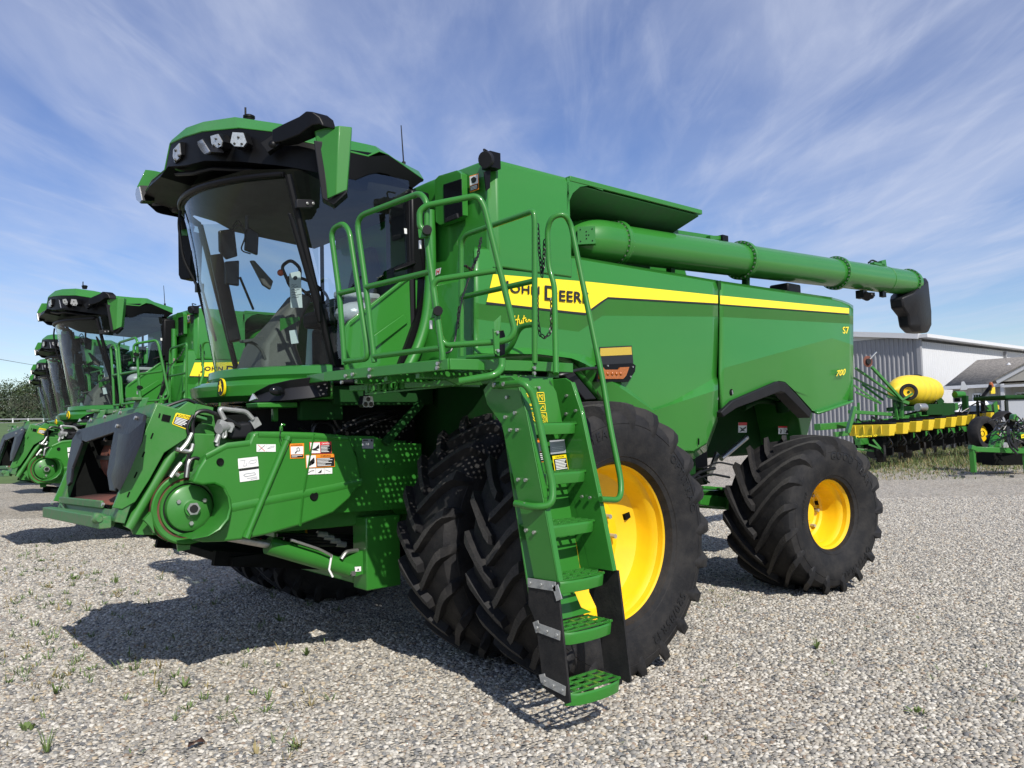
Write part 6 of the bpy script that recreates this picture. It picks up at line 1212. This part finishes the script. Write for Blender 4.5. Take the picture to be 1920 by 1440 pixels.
mb = MB(); mb.bar(Wd(1841,790,34), Wd(1841,742,34), .14, .14, (1,0,0), 0); mb.bar(Wd(1838,748,34), Wd(1856,726,34), .12, .10, (1,0,0), 0); mb.obox(Wd(1860,732,34), rgt*.09, fwd*.05, V((0,0,.14)), 1); mb.bar(Wd(1855,732,33.9), Wd(1857,722,33.9), .10, .16, (1,0,0), 0); mb.lathe([(0,.14),(.06,.12),(.10,0),(.10,-.08),(0,-.08)], Wd(1858,722,34), (0,0,1), 14, 2); mb.build('warning_lamp', ['black_plastic','tank_yellow','amber'], PLT)
mb = MB(); mb.prism([Wd(1848,762,33), Wd(1856,758,33), Wd(1858,780,33), Wd(1850,785,33)], fwd*.15, 0); mb.prism([Wd(1861,758,33), Wd(1868,752,33), Wd(1870,785,33), Wd(1863,785,33)], fwd*.15, 0); mb.prism([Wd(1866,758,33.3), Wd(1871,760,33.3), Wd(1871,768,33.3), Wd(1866,766,33.3)], fwd*.3, 1); mb.bar(Wd(1846,778,33.2), Wd(1846,800,33.2), .5, .4, (1,0,0), 0); mb.build('row_unit', ['green_paint','tank_yellow'], PLT)

# ---------------------------------------------------------------- second implement at the right edge
SI = thing('tillage_implement', 'green folded implement on two post stands with a large yellow wheel, right edge', 'implement', at_depth(1865, 23)); so = SI.location.copy()
def Ws(px, py, d): p = at_depth(px, d); p.z = z_at(px, py, d); return p-so
mb = MB(); mb.bar(Ws(1815,842,22), Ws(1916,846,22), .16, .14); mb.bar(Ws(1816,842,22), Ws(1817,886,22), .13, .13, (1,0,0)); mb.bar(Ws(1916,838,22), Ws(1918,891,22), .17, .13, (1,0,0)); mb.bar(Ws(1858,842,22.4), Ws(1868,812,22.6), .3, .2, (1,0,0)); mb.bar(Ws(1858,815,23), Ws(1930,818,23), .22, .20); mb.bar(Ws(1905,818,22.3), Ws(1940,814,22.3), .14, .16); mb.bar(Ws(1850,842,22), Ws(1860,828,22.3), .08, .08); mb.prism([Ws(1898,778,22.8), Ws(1902,776,22.8), Ws(1908,784,22.8), Ws(1904,790,22.8), Ws(1896,786,22.8)], fwd*.2); mb.bar(Ws(1910,795,22.5), Ws(1930,790,22.5), .1, .08); mb.bar(Ws(1812,838,22), Ws(1822,842,22), .2, .12)
mb.build('frame', 'green_paint', SI, bevel=.01)
w_ = gw('gauge_wheel', Ws(1838,813,24.3), -(rgt*.42-fwd*.9+V((0,0,.02))).normalized()*-1, .52, .36, SI, 'yellow_paint', .60)
mb = MB(); mb.lathe([(.45,-.2),(.52,-.1),(.52,.1),(.45,.2)], Ws(1878,800,26.5), -(rgt*.42-fwd*.9).normalized(), 30, 0); mb.tube([Ws(1850,822,23.6), Ws(1862,814,23.4)], .12, 12, 1); mb.obox(Ws(1880,858,23), rgt*.55, fwd*.3, V((0,0,.2)), 2); mb.bar(Ws(1828,858,23.5), Ws(1916,862,23.5), .3, .3, mi=2); mb.build('tool_gang', ['rubber','black_plastic','dark_cavity'], SI)
mb = MB()
for k in range(34):
    a_ = Ws(1862+random.uniform(0,60), 795+random.uniform(-10,35), 22.0+random.uniform(-.3,.6)); mb.tube(fil([a_, a_+V((random.uniform(-.2,.2),random.uniform(-.2,.2),random.uniform(.05,.2))), a_+V((random.uniform(-.4,.4),random.uniform(-.3,.3),random.uniform(-.25,.05)))], .15), .016, 6, 0)
    if k % 2: mb.tube([a_, a_+V((.05,0,.03))], .024, 6, 1)
mb.tube(fil([Ws(1884,800,21.8), Ws(1884,835,21.7), Ws(1900,852,21.7)], .2), .03, 8, 0); mb.tube(fil([Ws(1886,800,21.8), Ws(1888,830,21.7), Ws(1902,845,21.7)], .2), .03, 8, 0); mb.build('hose', ['hose','steel'], SI)
mb = MB(); q = Quad(Ws(1908,815,22.2), Ws(1922,812,22.2), Ws(1922,819,22.2), Ws(1908,822,22.2)); q.rect(mb,0,0,1,1,0,.03); q.rect(mb,.15,.4,.75,.6,1,.04); q = Quad(Ws(1862,811,22.3), Ws(1868,811,22.3), Ws(1868,818,22.3), Ws(1862,818,22.3)); q.rect(mb,.2,.2,.8,.8,0,.05); mb.build('decal', ['decal_yellow','decal_black'], SI)
mat('wood_gray', (.25,.235,.21), .85, var=.35, vscale=8)
for px, py, d, lb in ((1817,887,22,'weathered wood block under the left post of the implement stand'),(1908,893,21.7,'weathered wood plank under the right post of the implement stand')):
    p = at_depth(px, d); mb = MB(); mb.obox((0,0,.03), rgt*.3, fwd*.1, V((0,0,.035))); o = mb.build('wood_block', 'wood_gray', None, bevel=.006); o.location = p; tag(o, lb, 'wood block', 'wood blocks under the stand')

# grass strip under the machines on the right
mb = MB()
for k in range(8500):
    d = random.uniform(21.5, 40); px = random.uniform(1600, 1960); edge = 22.5+4.5*random.random()
    if d < edge and random.random() < .75: continue
    if px > 1800 and d < 24 and random.random() < .8: continue
    p = at_depth(px, d); hh = random.choice((.10,.15,.22,.3,.42)) if d > 26 else random.uniform(.05,.2)
    clump(mb, p, 3, hh, .022, .08, random.choice((0,0,1)), .7)
tag(mb.build('grass', ['grass_green','dry_grass'], recalc=False), 'dry and green grass growing under the planter', 'grass', kind='stuff')

# ================================================================ background on the left: field, fence, barn, trees, wire
def dl(px, py, d): p = at_depth(px, d); p.z = z_at(px, py, d); return p
mb = MB(); rows = [(30,None),(45,822),(70,805),(110,789),(170,783)]; g_ = []
for d, py in rows:
    r_ = []
    for px in (-700,-400,-200,0,60,140,220,320,430):
        p = at_depth(px, d); z = .004 if py is None else z_at(30, py, d); z = z*max(0, min(1, (430-px)/210)) + .004; r_.append(V((p.x,p.y,z)))
    g_.append(r_)
vs = [p for r_ in g_ for p in r_]; mb.add(vs, [(i*9+k, i*9+k+1, (i+1)*9+k+1, (i+1)*9+k) for i in range(4) for k in range(8)], 0, True); tag(mb.build('field', 'field_green', recalc=False), kind='structure')
FN = thing('rail_fence', 'white rail fence along the green field in front of the trees', 'fence', dl(-10,792,96)); fo = FN.location.copy()
mb = MB(); a_, b2 = dl(-120,787,97)-fo, dl(140,785,97)-fo; mb.bar(a_, b2, .1, .14); mb.bar(a_+V((0,0,-.45)), b2+V((0,0,-.45)), .06, .10); RA = mb.build('rail', 'siding_gray_shade', FN)
for k in range(10): mb = MB(); p = a_.lerp(b2,k/9); mb.bar(p+V((0,0,-1.0)), p+V((0,0,.1)), .14, .14, (1,0,0)); mb.build('post', 'trim_white', FN)
mat('barn_red', (.32,.04,.03), .7, var=.2, vscale=2)
BN = thing('barn', 'tiny red barn with pale roof far behind the row of combines', 'barn', dl(138,790,100)); mb = MB(); e = rgt
mb.prism([-e*.0+rgt*-.55+V((0,0,0)), rgt*.55, rgt*.55+V((0,0,.85)), V((0,0,1.25)), rgt*-.55+V((0,0,.85))], fwd*1.5); mb.build('wall', 'barn_red', BN); mb = MB(); mb.prism([rgt*-.7+V((0,0,.8)), V((0,0,1.35)), rgt*.7+V((0,0,.8)), rgt*.7+V((0,0,.88)), V((0,0,1.45)), rgt*-.7+V((0,0,.88))], fwd*1.6); mb.build('roof', 'siding_gray_shade', BN)
# trees
def leafmat(name, col):
    m, t, N, L, b = nt(name); oi = N.new('ShaderNodeTexCoord'); n = N.new('ShaderNodeTexNoise'); n.inputs['Scale'].default_value = .45; n.inputs['Detail'].default_value = 6; L.new(oi.outputs['Object'], n.inputs['Vector'])
    rp = N.new('ShaderNodeValToRGB'); rp.color_ramp.elements[0].position = .35; rp.color_ramp.elements[0].color = (*(c*.6 for c in col),1); rp.color_ramp.elements[1].position = .65; rp.color_ramp.elements[1].color = (*(min(1,c*1.35) for c in col),1); L.new(n.outputs['Fac'], rp.inputs['Fac']); L.new(rp.outputs['Color'], b.inputs['Base Color']); b.inputs['Roughness'].default_value = .6; MATS[name] = m
leafmat('leaf_mid', (.040,.062,.014)); leafmat('leaf_dark', (.026,.044,.012)); leafmat('leaf_gray', (.075,.09,.05)); mat('bark', (.09,.07,.05), .9, var=.4, vscale=3)
def tree(lb, base, H, Wd_, m, seed, n=2600):
    rng = random.Random(seed); t = thing('tree', lb, 'tree', base, 'trees behind the field'); mb = MB()
    mb.tube([(0,0,0),(.1,.05,H*.2),(.0,.1,H*.45),(.1,0,H*.8)], [H*.028,H*.022,H*.015,.03], 8); br = []
    for k in range(9):
        a = rng.uniform(0,2*PI); z0 = H*rng.uniform(.2,.6); z1 = z0+H*rng.uniform(.12,.3); rr = Wd_*rng.uniform(.25,.42); e = V((math.cos(a)*rr,math.sin(a)*rr,z1)); mb.tube([(0,0,z0), e*.5+V((0,0,z0*.5+.1)), e], [H*.01,H*.007,.02], 6); br.append(e)
    mb.build('trunk', 'bark', t); mb = MB(); cl = []
    for k in range(34):
        a = rng.uniform(0,2*PI); zz = rng.uniform(.12,.95); rad = Wd_*.5*math.sin(min(1,max(.05,(zz+.12)*.95))*PI)**.6*rng.uniform(.35,1.0); cl.append((V((math.cos(a)*rad,math.sin(a)*rad,H*zz)), Wd_*rng.uniform(.10,.20)))
    for _ in range(n):
        c, r_ = rng.choice(cl); d = V((rng.gauss(0,1),rng.gauss(0,1),rng.gauss(0,.8))); d = d.normalized()*r_*rng.uniform(.5,1.05); p = c+d
        if p.z < .3: continue
        s = rng.uniform(.12,.30)*H/9; u = V((rng.gauss(0,1),rng.gauss(0,1),rng.gauss(0,1))).normalized(); w = u.orthogonal().normalized(); mb.add([p-u*s, p+w*s*.6, p+u*s, p-w*s*.6], [(0,1,2,3)], 0)
    mb.build('crown', m, t, recalc=False)
for k, (px, top, d, w, m, lb) in enumerate(((-55,728,112,10,'leaf_mid','rounded green tree cut off by the left photo edge'),(-8,727,108,9,'leaf_dark','dark tree second from the left photo edge, level crowned'),(22,722,114,9,'leaf_mid','taller mid green tree at the left of the tree line'),(38,738,118,8,'leaf_dark','short dark tree in the dip of the tree line'),(44,745,104,6,'leaf_gray','pale grey green tree in the dip of the tree line'),(60,718,112,8,'leaf_mid','bushy green tree just left of the farthest cab'),(82,712,106,9,'leaf_dark','tallest dark tree right behind the farthest combine cab'),(105,720,115,9,'leaf_mid','green tree mostly hidden behind the cab glass of the row'),(135,722,112,9,'leaf_dark','rightmost tree, seen only through the cab windows'))):
    b_ = dl(px, 789, d); zt2 = z_at(px, top, d); tree(lb, b_-V((0,0,.3)), (zt2-b_.z)*1.06+.3, w, m, 40+k)
mb = MB()
for k in range(1500):                                   # hedge mass under the trees
    px = random.uniform(-160,160); d = random.uniform(99,106); p = dl(px, 788, d); p.z += random.uniform(.0,1.6)*random.random(); s = random.uniform(.15,.4); u = V((random.gauss(0,1),random.gauss(0,1),random.gauss(0,1))).normalized(); w = u.orthogonal().normalized(); mb.add([p-u*s, p+w*s*.6, p+u*s, p-w*s*.6], [(0,1,2,3)])
tag(mb.build('undergrowth', 'leaf_dark', recalc=False), 'low dark undergrowth along the far edge of the field', 'undergrowth', kind='stuff')
mb = MB(); a_, b2 = dl(-60,663,80), dl(75,684,120); b2 = b2+(b2-a_)*2; mb.tube([a_.lerp(b2,t)+V((0,0,-.9*t*(1-t))) for t in [k/8 for k in range(9)]], .03, 5); tag(mb.build('power_line', 'hose'), 'thin overhead wire in the sky at the left', 'wire')
# ================================================================ light, sky, camera
SUN = V((-.33,-1.05,1.0)).normalized()
sl = D.lights.new('sun', 'SUN'); sl.energy = 5.0; sl.angle = R(.53); sl.color = (1,.95,.88); so_ = D.objects.new('sun', sl); COL.objects.link(so_); so_.rotation_euler = SUN.to_track_quat('Z','Y').to_euler()
w = D.worlds.new('World'); SC.world = w; w.use_nodes = True; t = w.node_tree; N, L = t.nodes, t.links; bg = N['Background']
sk = N.new('ShaderNodeTexSky'); sk.sky_type = 'NISHITA'; sk.sun_disc = False; sk.sun_elevation = math.asin(SUN.z); sk.sun_rotation = math.atan2(SUN.x, SUN.y); sk.air_density = 1.0; sk.dust_density = .4; sk.ozone_density = 3.0
tc = N.new('ShaderNodeTexCoord'); sp = N.new('ShaderNodeSeparateXYZ'); L.new(tc.outputs['Generated'], sp.inputs[0])
mz = N.new('ShaderNodeMath'); mz.operation = 'MAXIMUM'; mz.inputs[1].default_value = .06; L.new(sp.outputs['Z'], mz.inputs[0])
dx = N.new('ShaderNodeMath'); dx.operation = 'DIVIDE'; L.new(sp.outputs['X'], dx.inputs[0]); L.new(mz.outputs[0], dx.inputs[1])
dy = N.new('ShaderNodeMath'); dy.operation = 'DIVIDE'; L.new(sp.outputs['Y'], dy.inputs[0]); L.new(mz.outputs[0], dy.inputs[1])
cb = N.new('ShaderNodeCombineXYZ'); L.new(dx.outputs[0], cb.inputs[0]); L.new(dy.outputs[0], cb.inputs[1])
def cloud(rot, scl, seed, lo, hi, detail=9, rough=.62, dist=.35):
    mp = N.new('ShaderNodeMapping'); mp.vector_type = 'TEXTURE'; mp.inputs['Rotation'].default_value = (0,0,rot); mp.inputs['Scale'].default_value = scl; mp.inputs['Location'].default_value = (seed, seed*.7, 0); L.new(cb.outputs[0], mp.inputs['Vector'])
    n = N.new('ShaderNodeTexNoise'); n.inputs['Scale'].default_value = 1; n.inputs['Detail'].default_value = detail; n.inputs['Roughness'].default_value = rough; n.inputs['Distortion'].default_value = dist; L.new(mp.outputs[0], n.inputs['Vector'])
    mr = N.new('ShaderNodeMapRange'); mr.interpolation_type = 'SMOOTHSTEP'; mr.inputs['From Min'].default_value = lo; mr.inputs['From Max'].default_value = hi; L.new(n.outputs['Fac'], mr.inputs['Value']); return mr.outputs['Result']
c1 = cloud(R(52), (2.2,.55,1), 3.3, .40, .82, 9, .58, .6); c2 = cloud(R(60), (3.0,1.3,1), 9.1, .31, .72, 6, .52); c3 = cloud(R(40), (1.1,.22,1), 5.7, .46, .84, 9, .60, .9)
ad_ = N.new('ShaderNodeMath'); ad_.operation = 'MULTIPLY_ADD'; ad_.inputs[1].default_value = .46; L.new(c1, ad_.inputs[0]); 
m2 = N.new('ShaderNodeMath'); m2.operation = 'MULTIPLY_ADD'; m2.inputs[1].default_value = .50; L.new(c2, m2.inputs[0]); m3 = N.new('ShaderNodeMath'); m3.operation = 'MULTIPLY'; m3.inputs[1].default_value = .22; L.new(c3, m3.inputs[0]); L.new(m3.outputs[0], m2.inputs[2]); L.new(m2.outputs[0], ad_.inputs[2])
hz = N.new('ShaderNodeMapRange'); hz.inputs['From Min'].default_value = -.12; hz.inputs['From Max'].default_value = .22; L.new(sp.outputs['Z'], hz.inputs['Value'])
cm = N.new('ShaderNodeMath'); cm.operation = 'MULTIPLY'; cm.use_clamp = True; L.new(ad_.outputs[0], cm.inputs[0]); L.new(hz.outputs['Result'], cm.inputs[1])
hs = N.new('ShaderNodeHueSaturation'); hs.inputs['Hue'].default_value = .516; hs.inputs['Saturation'].default_value = 1.15; hs.inputs['Value'].default_value = 1.14; L.new(sk.outputs[0], hs.inputs['Color'])
mx = N.new('ShaderNodeMix'); mx.data_type = 'RGBA'; L.new(cm.outputs[0], mx.inputs[0]); L.new(hs.outputs[0], mx.inputs[6]); mx.inputs[7].default_value = (5.8,6.3,7.7,1)
L.new(mx.outputs[2], bg.inputs['Color']); bg.inputs['Strength'].default_value = .11
cam = D.cameras.new('camera'); co = D.objects.new('camera', cam); COL.objects.link(co); cam.sensor_width = 36; cam.sensor_fit = 'HORIZONTAL'; cam.lens = FPX/1920*36; cam.clip_start = .05; cam.clip_end = 3000
M = Matrix((RT, UP, -AX)).transposed().to_4x4(); M.translation = CAM; co.matrix_world = M; SC.camera = co
SC.view_settings.view_transform = 'Standard'; SC.view_settings.look = 'None'; SC.view_settings.exposure = 0.06; SC.view_settings.gamma = 1; SC.view_settings.use_curve_mapping = False
SC.cycles.max_bounces = 8; SC.cycles.transparent_max_bounces = 24; SC.cycles.glossy_bounces = 3; SC.cycles.diffuse_bounces = 3; SC.cycles.caustics_reflective = False; SC.cycles.caustics_refractive = False
